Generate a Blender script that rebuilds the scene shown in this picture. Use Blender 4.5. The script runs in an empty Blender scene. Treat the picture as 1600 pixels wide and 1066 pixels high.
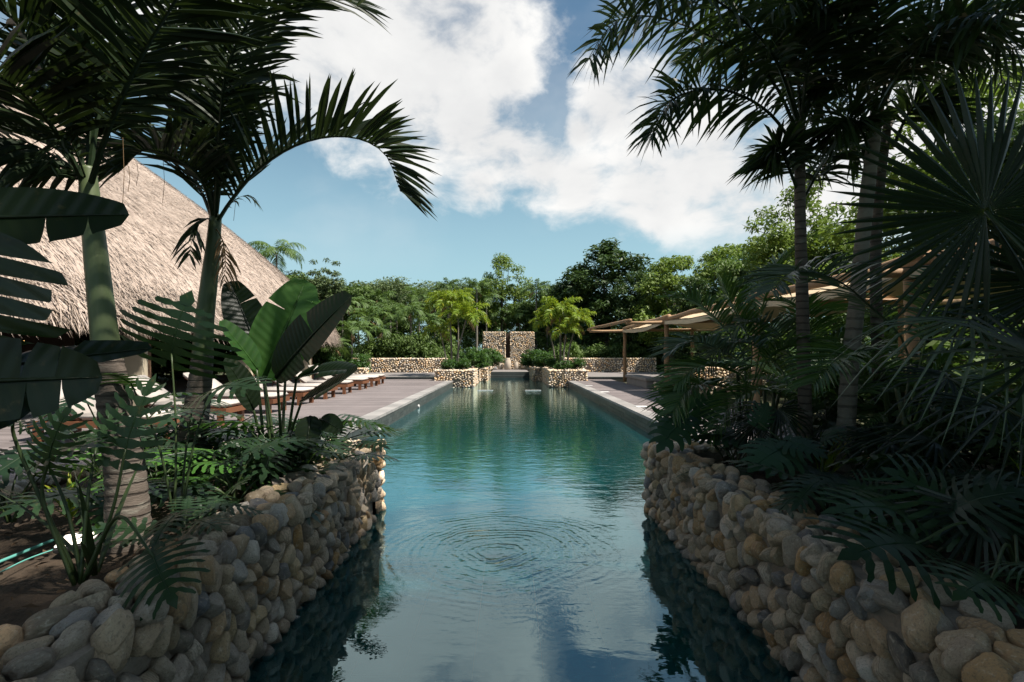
import bpy, bmesh, math, random
import numpy as np
from mathutils import Vector, Matrix, noise

S = bpy.context.scene
COL = S.collection
R = math.radians
# ------------------------------------------------------------------ camera, sky, sun, exposure
CAMZ = 1.6
cam_d = bpy.data.cameras.new('camera')
cam = bpy.data.objects.new('camera', cam_d)
COL.objects.link(cam)
cam.location = (0, 0, CAMZ)
cam.rotation_euler = (R(90), 0, 0)
cam_d.sensor_width = 36
cam_d.lens = 18
cam_d.shift_y = 20.4 / 1600
cam_d.shift_x = 4.4 / 1600
cam_d.clip_start = 0.05
cam_d.clip_end = 2000
S.camera = cam
VPX, HZ, F = 795.6, 553.4, 800.0


def AT(px, py, Y):
    """The place at distance Y that stands at this point of the photograph."""
    return Vector(((px - VPX) * Y / F, Y, CAMZ - (py - HZ) * Y / F))


SUN_EL, SUN_AZ = 58, 112        # elevation; azimuth clockwise from +Y
SUN_STRENGTH, SKY_STRENGTH, EXPOSURE = 4.8, 0.078, 0.88
az, el = R(SUN_AZ), R(SUN_EL)
to_sun = Vector((math.sin(az) * math.cos(el), math.cos(az) * math.cos(el), math.sin(el)))
sun_d = bpy.data.lights.new('sun', 'SUN')
sun = bpy.data.objects.new('sun', sun_d)
COL.objects.link(sun)
sun.location = (8, -6, 20)
sun.rotation_euler = to_sun.to_track_quat('Z', 'Y').to_euler()
sun_d.energy = SUN_STRENGTH
sun_d.angle = R(1.6)
sun_d.color = (1, 0.93, 0.84)
S.view_settings.view_transform = 'Standard'
S.view_settings.look = 'None'
S.view_settings.exposure = EXPOSURE
S.view_settings.gamma = 1
S.view_settings.use_curve_mapping = False
S.cycles.max_bounces = 6
S.cycles.diffuse_bounces = 2
S.cycles.glossy_bounces = 3
S.cycles.transmission_bounces = 4
S.cycles.transparent_max_bounces = 8
S.cycles.caustics_reflective = False
S.cycles.caustics_refractive = False
S.cycles.use_denoising = True

world = bpy.data.worlds.new('World')
S.world = world
world.use_nodes = True


class NT:
    """Small helper to wire shader nodes."""
    def __init__(s, tree):
        s.t = tree
        tree.nodes.clear()

    def n(s, typ, ins=None, **kw):
        nd = s.t.nodes.new(typ)
        for k, v in kw.items():
            setattr(nd, k, v)
        for k, v in (ins or {}).items():
            sock = nd.inputs[k]
            if isinstance(v, bpy.types.NodeSocket):
                s.t.links.new(v, sock)
            else:
                sock.default_value = v
        return nd

    def math(s, op, a, b=0.0, c=0.0, clamp=False):
        nd = s.n('ShaderNodeMath', {0: a, 1: b, 2: c}, operation=op)
        nd.use_clamp = clamp
        return nd.outputs[0]

    def vmath(s, op, a, b=(0, 0, 0)):
        return s.n('ShaderNodeVectorMath', {0: a, 1: b}, operation=op)

    def noise(s, vec, scale, detail=4, rough=0.55, dist=0.0):
        return s.n('ShaderNodeTexNoise', {'Vector': vec, 'Scale': scale, 'Detail': detail, 'Roughness': rough, 'Distortion': dist}).outputs[0]

    def mix(s, fac, a, b, mode='MIX'):
        nd = s.n('ShaderNodeMix', data_type='RGBA', blend_type=mode)
        for i, v in ((0, fac), (6, a), (7, b)):
            if isinstance(v, bpy.types.NodeSocket):
                s.t.links.new(v, nd.inputs[i])
            else:
                nd.inputs[i].default_value = v if i == 0 else tuple(v) + ((1,) if len(v) == 3 else ())
        return nd.outputs[2]

    def range(s, v, a, b, c=0.0, d=1.0, smooth=False):
        nd = s.n('ShaderNodeMapRange', {0: v, 1: a, 2: b, 3: c, 4: d})
        if smooth:
            nd.interpolation_type = 'SMOOTHSTEP'
        return nd.outputs[0]

    def ramp(s, fac, stops):
        nd = s.n('ShaderNodeValToRGB', {0: fac})
        e = nd.color_ramp.elements
        while len(e) > 1:
            e.remove(e[-1])
        e[0].position, e[0].color = stops[0][0], tuple(stops[0][1]) + (1,)
        for p, c in stops[1:]:
            x = e.new(p)
            x.color = tuple(c) + (1,)
        return nd.outputs[0]

    def link(s, a, b):
        s.t.links.new(a, b)


w = NT(world.node_tree)
gen = w.n('ShaderNodeTexCoord').outputs['Generated']
dirv = w.vmath('NORMALIZE', gen).outputs[0]
sky = w.n('ShaderNodeTexSky', sky_type='NISHITA', sun_disc=False, sun_elevation=el, sun_rotation=az,
          air_density=1.0, dust_density=0.6, ozone_density=1.6, altitude=0)
BLOBS = [(500, 10, .20), (600, 50, .20), (700, 20, .17), (660, 130, .17), (735, 190, .13), (790, 235, .10),
         (845, 262, .08), (750, 290, .06), (520, 130, .10), (790, 120, .07), (430, 80, .12), (300, 40, .16), (905, 290, .08),
         (955, 165, .08), (995, 140, .06), (905, 205, .04), (1010, 290, .12), (1100, 270, .14), (1180, 300, .13), (1120, 225, .06), (1220, 240, .13),
         (1040, 335, .06), (1320, 250, .16), (1450, 220, .18), (1560, 150, .22), (1240, 330, .12), (1380, 320, .14)]
field = None
for bx_, by_, br_ in BLOBS:
    c_ = Vector(((bx_ - VPX) / F, 1, (HZ - by_) / F)).normalized()
    d_ = w.vmath('DISTANCE', dirv, tuple(c_)).outputs['Value']
    q_ = w.math('DIVIDE', d_, br_ * 1.15)
    q_ = w.math('SUBTRACT', 1.0, w.math('MULTIPLY', q_, q_))
    q_ = w.math('MAXIMUM', q_, -0.6)
    field = q_ if field is None else w.math('SMOOTH_MAX', field, q_, 0.25)
# clouds of the rest of the sky
sc_ = w.n('ShaderNodeSeparateXYZ', {0: dirv})
side = w.range(sc_.outputs[1], 0.45, 0.15, 0, 1, True)
sqz = w.n('ShaderNodeMapping', {0: dirv, 3: (1, 1, 1.6)}).outputs[0]
far_f = w.range(w.noise(sqz, 1.7, 3, .5), 0.42, 0.66, -0.9, 0.9)
field = w.math('SMOOTH_MAX', field, w.math('MULTIPLY_ADD', side, w.math('ADD', far_f, 0.9), -0.9), 0.2)
warp = w.n('ShaderNodeTexNoise', {'Vector': sqz, 'Scale': 3.0, 'Detail': 3}).outputs[1]
wv = w.vmath('ADD', sqz, w.vmath('SCALE', w.vmath('SUBTRACT', warp, (.5, .5, .5)).outputs[0]).outputs[0])
wv.inputs[1].links[0].from_node.inputs[3].default_value = 0.18
fb = w.noise(wv.outputs[0], 6.0, 9, .58)
fb2 = w.noise(wv.outputs[0], 2.6, 5, .5)
tot = w.math('ADD', field, w.math('MULTIPLY', w.math('SUBTRACT', fb, .5), 3.4))
tot = w.math('ADD', tot, w.math('MULTIPLY', w.math('SUBTRACT', fb2, .5), .8))
mask = w.range(tot, 0.05, 0.95, 0, 1, True)
mask = w.math('MULTIPLY', mask, w.range(sc_.outputs[2], 0.13, 0.24, 0, 1, True))
thick = w.range(w.math('ADD', tot, w.math('MULTIPLY', w.math('SUBTRACT', fb, .5), -5.0)), 0.2, 1.6, 0, 1, True)
ccol = w.mix(thick, (7.1, 7.05, 6.9), (5.3, 5.35, 5.4))
bluer = w.mix(1.0, sky.outputs[0], (0.78, 0.92, 0.84), 'MULTIPLY')
haze_low = w.range(sc_.outputs[2], 0.0, 0.55, 0.85, 0.0, True)
bluer = w.mix(haze_low, bluer, (3.15, 4.9, 5.45))
wisp = w.math('MULTIPLY', w.range(fb2, .45, .75, 0, .35, True), w.range(sc_.outputs[2], 0.1, 0.3, 0, 1, True))
skyc = w.mix(w.math('MAXIMUM', mask, wisp), bluer, ccol)
bg = w.n('ShaderNodeBackground', {'Color': skyc, 'Strength': SKY_STRENGTH})
out = w.n('ShaderNodeOutputWorld', {'Surface': bg.outputs[0]})


# ------------------------------------------------------------------ helpers
def tag(o, label=None, cat=None, group=None, kind=None):
    if label: o['label'] = label
    if cat: o['category'] = cat
    if group: o['group'] = group
    if kind: o['kind'] = kind
    return o


def empty(name, loc=(0, 0, 0), label=None, cat=None, group=None, kind=None, rz=0):
    o = bpy.data.objects.new(name, None)
    o.empty_display_size = 0.1
    o.location = loc
    o.rotation_euler = (0, 0, rz)
    COL.objects.link(o)
    return tag(o, label, cat, group, kind)


def link(name, me, parent=None, loc=None, rot=None, scale=None):
    o = bpy.data.objects.new(name, me)
    if loc is not None: o.location = loc
    if rot is not None: o.rotation_euler = rot
    if scale is not None: o.scale = scale
    COL.objects.link(o)
    if parent is not None: o.parent = parent
    return o


class MB:
    """Collects vertices, faces and a random number per piece into one mesh."""
    def __init__(s):
        s.v, s.f, s.r = [], [], []

    def add(s, vs, fs, rnd=0.0):
        b = len(s.v)
        s.v.extend([tuple(p) for p in vs])
        s.f.extend([tuple(i + b for i in f) for f in fs])
        s.r.extend([rnd] * len(vs))

    def box(s, x0, x1, y0, y1, z0, z1, rnd=0.0, M=None):
        vs = [Vector((x, y, z)) for z in (z0, z1) for y in (y0, y1) for x in (x0, x1)]
        if M is not None:
            vs = [M @ p for p in vs]
        s.add(vs, [(0, 2, 3, 1), (4, 5, 7, 6), (0, 1, 5, 4), (2, 6, 7, 3), (0, 4, 6, 2), (1, 3, 7, 5)], rnd)

    def tube(s, pts, rad, sides=8, rnd=0.0, cap=True):
        n = len(pts)
        if not hasattr(rad, '__len__'): rad = [rad] * n
        pts = [Vector(p) for p in pts]
        t0 = (pts[1] - pts[0]).normalized()
        ref = Vector((0, 0, 1)) if abs(t0.z) < .9 else Vector((1, 0, 0))
        u = t0.cross(ref).normalized()
        vs, fs = [], []
        for i, p in enumerate(pts):
            t = (pts[min(i + 1, n - 1)] - pts[max(i - 1, 0)]).normalized()
            u = (u - t * u.dot(t)).normalized()
            v = t.cross(u)
            for k in range(sides):
                a = 2 * math.pi * k / sides
                vs.append(p + (u * math.cos(a) + v * math.sin(a)) * rad[i])
        for i in range(n - 1):
            for k in range(sides):
                a, b = i * sides + k, i * sides + (k + 1) % sides
                fs.append((a, b, b + sides, a + sides))
        if cap:
            fs.append(tuple(range(sides))[::-1])
            fs.append(tuple(range((n - 1) * sides, n * sides)))
        s.add(vs, fs, rnd)

    def mesh(s, name, mat=None, smooth=False):
        me = bpy.data.meshes.new(name)
        me.from_pydata(s.v, [], s.f)
        at = me.attributes.new('rnd', 'FLOAT', 'POINT')
        at.data.foreach_set('value', np.array(s.r, dtype=np.float32))
        if smooth:
            me.polygons.foreach_set('use_smooth', np.ones(len(me.polygons), dtype=bool))
        if mat: me.materials.append(mat)
        me.update()
        return me

    def build(s, name, mat=None, parent=None, smooth=False, loc=None):
        return link(name, s.mesh(name, mat, smooth), parent, loc)


def np_mesh(name, V, Fq, rnd, mat, smooth=False):
    """Fast mesh from arrays: V (n,3), Fq (m,k)."""
    me = bpy.data.meshes.new(name)
    V = np.asarray(V, dtype=np.float32)
    Fq = np.asarray(Fq, dtype=np.int32)
    me.vertices.add(len(V))
    me.vertices.foreach_set('co', V.ravel())
    m, k = Fq.shape
    me.loops.add(m * k)
    me.loops.foreach_set('vertex_index', Fq.ravel())
    me.polygons.add(m)
    me.polygons.foreach_set('loop_start', np.arange(0, m * k, k, dtype=np.int32))
    me.polygons.foreach_set('loop_total', np.full(m, k, dtype=np.int32))
    me.update(calc_edges=True)
    at = me.attributes.new('rnd', 'FLOAT', 'POINT')
    at.data.foreach_set('value', np.asarray(rnd, dtype=np.float32))
    if smooth:
        me.polygons.foreach_set('use_smooth', np.ones(m, dtype=bool))
    if mat: me.materials.append(mat)
    return me


def smooth_pts(P, n):
    """Catmull-Rom through P, n samples."""
    P = [Vector(p) for p in P]
    if len(P) == 2:
        return [P[0].lerp(P[1], i / (n - 1)) for i in range(n)]
    Q = [P[0] * 2 - P[1]] + P + [P[-1] * 2 - P[-2]]
    out = []
    m = len(P) - 1
    for i in range(n):
        t = i / (n - 1) * m
        k = min(int(t), m - 1)
        t -= k
        a, b, c, d = Q[k:k + 4]
        out.append(0.5 * ((2 * b) + (c - a) * t + (2 * a - 5 * b + 4 * c - d) * t * t + (3 * b - a - 3 * c + d) * t * t * t))
    return out


def basis(origin, direc, normal):
    y = Vector(direc).normalized()
    z = Vector(normal)
    z = (z - y * z.dot(y)).normalized()
    x = y.cross(z)
    M = Matrix(((x.x, y.x, z.x, origin[0]), (x.y, y.y, z.y, origin[1]), (x.z, y.z, z.z, origin[2]), (0, 0, 0, 1)))
    return M


# ------------------------------------------------------------------ materials
def material(name):
    m = bpy.data.materials.new(name)
    m.use_nodes = True
    return m, NT(m.node_tree)


def finish(nt, col, rough=.8, height=None, bump=.3, dist=.01, spec=.4, metal=0.0, extra=None):
    ins = {'Base Color': col, 'Roughness': rough, 'Specular IOR Level': spec, 'Metallic': metal}
    if height is not None:
        ins['Normal'] = nt.n('ShaderNodeBump', {'Height': height, 'Strength': bump, 'Distance': dist}).outputs[0]
    ins.update(extra or {})
    p = nt.n('ShaderNodeBsdfPrincipled', ins)
    nt.n('ShaderNodeOutputMaterial', {'Surface': p.outputs[0]})
    return p


def rnd_of(nt, objw=1.0):
    a = nt.n('ShaderNodeAttribute', attribute_name='rnd').outputs['Fac']
    o = nt.n('ShaderNodeObjectInfo').outputs['Random']
    return nt.math('FRACT', nt.math('ADD', a, nt.math('MULTIPLY', o, objw)))


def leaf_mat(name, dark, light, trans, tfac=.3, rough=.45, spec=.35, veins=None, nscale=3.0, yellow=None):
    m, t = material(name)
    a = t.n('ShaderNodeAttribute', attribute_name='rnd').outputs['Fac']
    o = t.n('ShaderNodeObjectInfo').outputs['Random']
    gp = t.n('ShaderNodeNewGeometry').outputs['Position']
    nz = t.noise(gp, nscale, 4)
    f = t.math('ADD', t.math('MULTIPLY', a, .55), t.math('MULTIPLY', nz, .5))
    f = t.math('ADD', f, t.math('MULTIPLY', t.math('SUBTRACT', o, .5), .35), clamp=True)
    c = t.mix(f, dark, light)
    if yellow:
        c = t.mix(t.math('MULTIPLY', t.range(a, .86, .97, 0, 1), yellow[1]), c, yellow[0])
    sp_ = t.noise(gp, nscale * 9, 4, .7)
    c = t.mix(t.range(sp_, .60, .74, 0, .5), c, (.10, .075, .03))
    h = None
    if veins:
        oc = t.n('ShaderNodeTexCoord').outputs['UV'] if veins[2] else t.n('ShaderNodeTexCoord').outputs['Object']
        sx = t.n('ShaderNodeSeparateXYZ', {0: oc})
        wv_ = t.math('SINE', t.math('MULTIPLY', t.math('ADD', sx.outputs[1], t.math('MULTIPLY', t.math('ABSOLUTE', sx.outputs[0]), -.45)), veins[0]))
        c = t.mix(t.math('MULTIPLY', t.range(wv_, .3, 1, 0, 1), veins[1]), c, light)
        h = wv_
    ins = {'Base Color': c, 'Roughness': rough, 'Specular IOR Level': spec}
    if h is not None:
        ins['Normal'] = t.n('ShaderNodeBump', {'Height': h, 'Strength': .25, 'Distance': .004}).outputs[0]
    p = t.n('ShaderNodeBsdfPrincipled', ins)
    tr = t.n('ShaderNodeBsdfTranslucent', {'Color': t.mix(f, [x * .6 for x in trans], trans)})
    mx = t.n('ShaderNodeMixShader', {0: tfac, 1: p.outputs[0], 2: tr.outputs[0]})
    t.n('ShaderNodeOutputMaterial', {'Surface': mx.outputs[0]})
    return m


def stone_mat(name, scale, k=1.0):
    m, t = material(name)
    r = rnd_of(t)
    oc = t.n('ShaderNodeTexCoord').outputs['Object']
    off = t.n('ShaderNodeCombineXYZ', {0: t.math('MULTIPLY', r, 37.0), 1: t.math('MULTIPLY', r, 91.0), 2: t.math('MULTIPLY', r, 53.0)}).outputs[0]
    v = t.vmath('ADD', t.vmath('SCALE', oc).outputs[0], off).outputs[0]
    v.node.inputs[0].links[0].from_node.inputs[3].default_value = scale
    base = t.ramp(r, [(0, (.36, .27, .18)), (.10, (.44, .35, .25)), (.20, (.22, .195, .175)), (.28, (.52, .45, .36)), (.38, (.36, .21, .09)),
                      (.47, (.46, .38, .29)), (.55, (.09, .09, .095)), (.62, (.50, .37, .21)), (.70, (.34, .30, .26)), (.77, (.42, .25, .10)),
                      (.84, (.58, .52, .45)), (.91, (.12, .13, .15)), (1, (.45, .37, .28))])
    n1 = t.noise(v, 1.6, 5, .6, .4)
    n2 = t.noise(v, 7.0, 6, .7)
    n3 = t.noise(v, 26.0, 3, .7)
    base = t.mix(t.range(n1, .42, .72, 0, .22), base, (.50, .43, .30))
    base = t.mix(t.range(n2, .50, .68, 0, .75), base, (.15, .12, .09))
    base = t.mix(t.range(t.noise(v, 3.2, 5, .65, .8), .55, .7, 0, .5), base, (.62, .55, .45))
    st = t.n('ShaderNodeTexWave', {'Vector': v, 'Scale': 1.1, 'Distortion': 7.0, 'Detail': 4.0, 'Detail Scale': 1.6}, wave_type='BANDS', bands_direction='X').outputs[1]
    band = t.math('MULTIPLY', t.range(st, .6, .95, 0, 1), t.range(t.math('FRACT', t.math('MULTIPLY', r, 7.3)), .7, .75, 0, .45))
    base = t.mix(band, base, (.17, .13, .10))
    base = t.mix(t.range(n3, .56, .7, 0, .35), base, (.12, .11, .10))
    base = t.mix(1.0, base, (k, k * .98, k * .95), 'MULTIPLY')
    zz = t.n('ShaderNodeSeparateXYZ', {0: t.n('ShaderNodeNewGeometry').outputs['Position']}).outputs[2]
    base = t.mix(t.range(zz, .035, -.03, 0, .96), base, (.010, .018, .013))     # darker below the water line: underwater dimness put into the stone colour
    hh = t.math('ADD', t.math('MULTIPLY', n2, .7), t.math('MULTIPLY', n3, .3))
    finish(t, base, .72, hh, .85, .02 if scale < 5 else .006, .35)
    return m


def simple_mat(name, c1, c2, scale, rough=.8, bump=.2, dist=.005, coords='Object', detail=5, spec=.3, c3=None, stretch=None, objw=1.0, trans=None, rings=0):
    m, t = material(name)
    tc = t.n('ShaderNodeTexCoord').outputs[coords] if coords != 'World' else t.n('ShaderNodeNewGeometry').outputs['Position']
    v = t.n('ShaderNodeMapping', {0: tc, 3: stretch or (1, 1, 1)}).outputs[0]
    r = rnd_of(t, objw)
    v = t.vmath('ADD', v, t.n('ShaderNodeCombineXYZ', {0: t.math('MULTIPLY', r, 17.0), 1: t.math('MULTIPLY', r, 29.0), 2: 0.0}).outputs[0]).outputs[0] if objw else v
    n1 = t.noise(v, scale, detail, .6)
    n2 = t.noise(v, scale * 6, detail, .6)
    c = t.mix(t.range(n1, .3, .7), c1, c2)
    if c3:
        c = t.mix(t.range(n2, .5, .72, 0, .7), c, c3)
    c = t.mix(.5, c, t.mix(r, [x * .75 for x in c2], [min(1, x * 1.2) for x in c1]))
    gpw = t.n('ShaderNodeNewGeometry').outputs['Position']
    c = t.mix(t.range(t.noise(gpw, .9, 6, .65), .42, .68, 0, .38), c, [x * .55 for x in c2])
    hgt = t.math('ADD', t.math('MULTIPLY', n1, .5), n2)
    if rings:
        wz = t.n('ShaderNodeSeparateXYZ', {0: t.n('ShaderNodeNewGeometry').outputs['Position']}).outputs[2]
        ws_ = t.math('SINE', t.math('MULTIPLY_ADD', wz, 6.283 / rings, t.math('MULTIPLY', n1, 3.0)))
        band_ = t.range(ws_, .55, .95, 0, 1)
        c = t.mix(t.math('MULTIPLY', band_, .6), c, [x * .35 for x in c2])
        c = t.mix(t.math('MULTIPLY', t.range(n1, .55, .7, 0, .5), 1.0), c, (.30, .29, .24))
        hgt = t.math('SUBTRACT', hgt, band_)
    p = finish(t, c, rough, hgt, bump, dist, spec)
    if trans:
        tr = t.n('ShaderNodeBsdfTranslucent', {'Color': tuple(trans) + (1,)})
        mx = t.n('ShaderNodeMixShader', {0: .4, 1: p.outputs[0], 2: tr.outputs[0]})
        t.n('ShaderNodeOutputMaterial', {'Surface': mx.outputs[0]})
        for nd in list(t.t.nodes):
            if nd.bl_idname == 'ShaderNodeOutputMaterial' and nd.inputs[0].links[0].from_node is p:
                t.t.nodes.remove(nd)
    return m


MT = {
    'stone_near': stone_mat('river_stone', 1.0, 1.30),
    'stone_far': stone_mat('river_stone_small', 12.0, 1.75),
    'mortar': simple_mat('mortar', (.36, .30, .24), (.26, .22, .18), 9, .95, .6, .02, c3=(.12, .10, .08)),
    'soil': simple_mat('garden_soil', (.045, .032, .022), (.075, .053, .035), 5, .95, .9, .04, 'World', c3=(.03, .022, .015), objw=0),
    'deck': simple_mat('deck_board', (.215, .185, .18), (.165, .142, .138), 3, .7, .3, .003, stretch=(.25, 3, 3), c3=(.17, .135, .128)),
    'coping': simple_mat('coping_stone', (.34, .32, .30), (.24, .23, .22), 4, .6, .3, .004, c3=(.16, .16, .155)),
    'pooltile': simple_mat('dark_pool_tile', (.085, .095, .09), (.045, .055, .055), 5, .4, .4, .004, c3=(.16, .17, .16)),
    'floortile': simple_mat('pool_floor_tile', (.045, .19, .20), (.028, .14, .155), 2.5, .6, .1, .002, c3=(.06, .21, .21)),
    'terrace': simple_mat('terrace_paving', (.30, .27, .25), (.22, .20, .19), 2, .8, .2, .004, 'World', objw=0),
    'ground': simple_mat('garden_ground', (.10, .085, .05), (.06, .075, .03), .6, .95, .8, .03, 'World', c3=(.05, .04, .025), objw=0),
    'ringed_trunk': simple_mat('palm_trunk_bark', (.13, .105, .085), (.075, .06, .05), 6, .85, .6, .01, c3=(.19, .165, .135), stretch=(1, 1, 4), rings=.062),
    'grey_trunk': simple_mat('pale_palm_bark', (.24, .215, .175), (.14, .125, .10), 5, .85, .5, .01, c3=(.10, .08, .065), stretch=(1, 1, 3), rings=.09),
    'dark_trunk': simple_mat('dark_bark', (.10, .08, .06), (.055, .045, .035), 6, .9, .7, .02, c3=(.16, .14, .11), stretch=(1, 1, .3)),
    'crownshaft': simple_mat('crownshaft_green', (.115, .15, .065), (.065, .095, .038), 3, .45, .15, .003, stretch=(3, 3, .4), spec=.4, c3=(.15, .155, .10)),
    'log': simple_mat('peeled_log', (.42, .27, .15), (.30, .17, .085), 3, .7, .4, .006, stretch=(4, 4, .6), c3=(.16, .09, .05)),
    'canvas': simple_mat('canvas_cloth', (.62, .50, .33), (.55, .43, .28), 2, .9, .15, .003, trans=(.65, .48, .28)),
    'lounger_wood': simple_mat('lounger_wood', (.20, .085, .04), (.14, .055, .028), 4, .5, .2, .002, stretch=(.4, 4, 4)),
    'cushion': simple_mat('cream_cushion', (.52, .47, .42), (.48, .43, .39), 5, .9, .15, .003),
    'plaster': simple_mat('cream_plaster', (.55, .47, .34), (.48, .41, .30), 3, .9, .2, .004),
    'brown_side': simple_mat('brown_timber', (.16, .09, .05), (.10, .06, .035), 3, .8, .3, .004, stretch=(3, 3, .5)),
    'dark_wood': simple_mat('dark_wood', (.05, .032, .022), (.03, .02, .014), 3, .8, .3, .004, stretch=(3, 3, .5)),
    'bench': simple_mat('grey_bench_stone', (.36, .33, .30), (.28, .26, .24), 4, .8, .3, .004),
    'jar': simple_mat('pale_clay', (.55, .47, .38), (.46, .38, .30), 4, .8, .2, .003),
    'hose': simple_mat('turquoise_hose', (.10, .32, .28), (.08, .26, .23), 4, .5, .1, .001),
    'metal': simple_mat('dark_metal', (.06, .06, .06), (.04, .04, .04), 4, .5, .1, .001),
    'white_fit': simple_mat('white_fitting', (.7, .7, .68), (.6, .6, .58), 4, .5, .1, .001),
    'litter': simple_mat('dry_leaf', (.11, .07, .04), (.06, .04, .025), 3, .9, .2, .003),
    # leaves
    'palm': leaf_mat('palm_leaflet', (.007, .017, .006), (.022, .040, .013), (.06, .10, .02), .15, .5, .25),
    'foxtail': leaf_mat('foxtail_leaflet', (.007, .017, .006), (.022, .042, .014), (.11, .19, .04), .25, .45, .3),
    'areca': leaf_mat('areca_leaflet', (.032, .08, .022), (.095, .17, .042), (.14, .26, .04), .3, .42, .4),
    'areca_pale': leaf_mat('areca_leaflet_pale', (.04, .07, .04), (.11, .145, .09), (.14, .22, .08), .25, .4, .5),
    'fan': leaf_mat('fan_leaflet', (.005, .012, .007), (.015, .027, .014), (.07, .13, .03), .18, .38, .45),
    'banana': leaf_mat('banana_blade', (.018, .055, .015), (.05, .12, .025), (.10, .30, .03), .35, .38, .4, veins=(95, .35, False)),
    'banana_shaded': leaf_mat('shaded_banana_blade', (.004, .009, .004), (.010, .019, .007), (.05, .12, .02), .2, .4, .35, veins=(140, .25, False)),  # banana leaf again, with its backlit shade put into the colour
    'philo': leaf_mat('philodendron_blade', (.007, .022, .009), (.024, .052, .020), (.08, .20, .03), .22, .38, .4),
    'philo_light': leaf_mat('light_philodendron_blade', (.04, .12, .02), (.10, .22, .04), (.18, .42, .05), .3, .38, .4),
    'monstera': leaf_mat('monstera_blade', (.014, .040, .021), (.040, .085, .044), (.08, .22, .05), .22, .5, .25),
    'stem': leaf_mat('green_stem', (.016, .032, .010), (.045, .070, .022), (.1, .1, .03), .05, .45, .4),
    'dry': leaf_mat('dry_frond', (.16, .10, .05), (.30, .21, .11), (.25, .15, .06), .25, .7, .2),
    'yellow_palm': leaf_mat('yellow_green_leaflet', (.09, .17, .018), (.22, .30, .025), (.35, .46, .03), .35, .45, .3, yellow=((.45, .36, .03), .7)),
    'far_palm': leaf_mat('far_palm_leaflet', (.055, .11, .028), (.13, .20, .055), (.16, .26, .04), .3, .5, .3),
    'tree': leaf_mat('tree_leaf', (.055, .10, .028), (.14, .205, .052), (.11, .20, .03), .3, .55, .25, nscale=.9),
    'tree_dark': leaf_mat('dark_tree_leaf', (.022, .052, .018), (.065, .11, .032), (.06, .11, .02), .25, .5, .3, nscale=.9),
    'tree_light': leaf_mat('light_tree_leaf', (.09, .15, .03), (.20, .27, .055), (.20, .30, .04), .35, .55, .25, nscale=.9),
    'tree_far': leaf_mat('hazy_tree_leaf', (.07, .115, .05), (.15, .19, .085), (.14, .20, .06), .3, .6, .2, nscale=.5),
    'shrub': leaf_mat('shrub_leaf', (.020, .060, .014), (.060, .13, .028), (.12, .24, .03), .3, .45, .35, nscale=3),
    'orange': leaf_mat('orange_leaf', (.40, .16, .02), (.55, .28, .03), (.6, .3, .03), .35, .5, .3),
}
# thatch
m, t = material('thatch_straw')
r = t.n('ShaderNodeAttribute', attribute_name='rnd').outputs['Fac']
gp = t.n('ShaderNodeNewGeometry').outputs['Position']
c = t.ramp(r, [(0, (.10, .07, .05)), (.10, (.28, .22, .17)), (.4, (.43, .345, .285)), (.75, (.53, .435, .37)), (1, (.62, .53, .46))])
c = t.mix(t.range(t.noise(gp, .35, 5, .6), .35, .65, 0, .55), c, (.27, .215, .175))
c = t.mix(t.range(t.noise(gp, 1.7, 4, .6), .55, .75, 0, .35), c, (.22, .17, .14))
finish(t, c, .85, None, spec=.2)
MT['thatch'] = m
# water: clear surface over a real tiled basin, with ripples from a bubbling spout
m, t = material('pool_water')
gp = t.n('ShaderNodeNewGeometry').outputs['Position']
RX, RY = -0.07, 4.15
dv = t.vmath('SUBTRACT', gp, (RX, RY, 0)).outputs[0]
wob = t.n('ShaderNodeTexNoise', {'Vector': gp, 'Scale': 1.6, 'Detail': 3}).outputs[1]
dv2 = t.vmath('ADD', dv, t.vmath('SCALE', t.vmath('SUBTRACT', wob, (.5, .5, .5)).outputs[0]).outputs[0])
dv2.inputs[1].links[0].from_node.inputs[3].default_value = .34
rad = t.vmath('LENGTH', dv2.outputs[0]).outputs['Value']
ring = t.math('SINE', t.math('MULTIPLY', rad, 88.0))
ring2 = t.math('SINE', t.math('MULTIPLY', rad, 53.0))
fade = t.range(rad, .02, 1.35, 1, 0, True)
ringh = t.math('MULTIPLY', t.math('ADD', ring, t.math('MULTIPLY', ring2, .7)), t.math('MULTIPLY', fade, .9))
st1 = t.n('ShaderNodeMapping', {0: gp, 3: (1.0, 1.9, 1)}).outputs[0]
small = t.noise(st1, 7.5, 3, .55, .4)
mid = t.noise(st1, 2.2, 3, .5, .3)
yy = t.n('ShaderNodeSeparateXYZ', {0: gp}).outputs[1]
farw = t.range(yy, 3.2, 7.5, .06, .42, True)
nearb = t.range(rad, .0, 1.6, 1, 0, True)
ampl = t.math('MAXIMUM', farw, nearb)
h = t.math('ADD', t.math('MULTIPLY', small, t.math('MULTIPLY', ampl, 1.7)), t.math('MULTIPLY', mid, t.math('MULTIPLY', ampl, 2.4)))
h = t.math('ADD', h, t.math('MULTIPLY', t.math('MULTIPLY', ringh, t.range(t.noise(gp, 4.0, 3), .3, .7, .35, 1)), .60))
fine = t.noise(gp, 30, 2, .6)
h = t.math('ADD', h, t.math('MULTIPLY', fine, t.math('MULTIPLY', nearb, .8)))
h = t.math('ADD', h, t.math('MULTIPLY', mid, .25))
bmp = t.n('ShaderNodeBump', {'Height': h, 'Strength': .7, 'Distance': .006}).outputs[0]
fr = t.n('ShaderNodeFresnel', {'IOR': 1.36, 'Normal': bmp}).outputs[0]
tr = t.n('ShaderNodeBsdfTransparent', {'Color': (.46, .80, .84, 1)})
gl = t.n('ShaderNodeBsdfGlossy', {'Color': (.72, .96, 1, 1), 'Roughness': .012, 'Normal': bmp})
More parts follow.
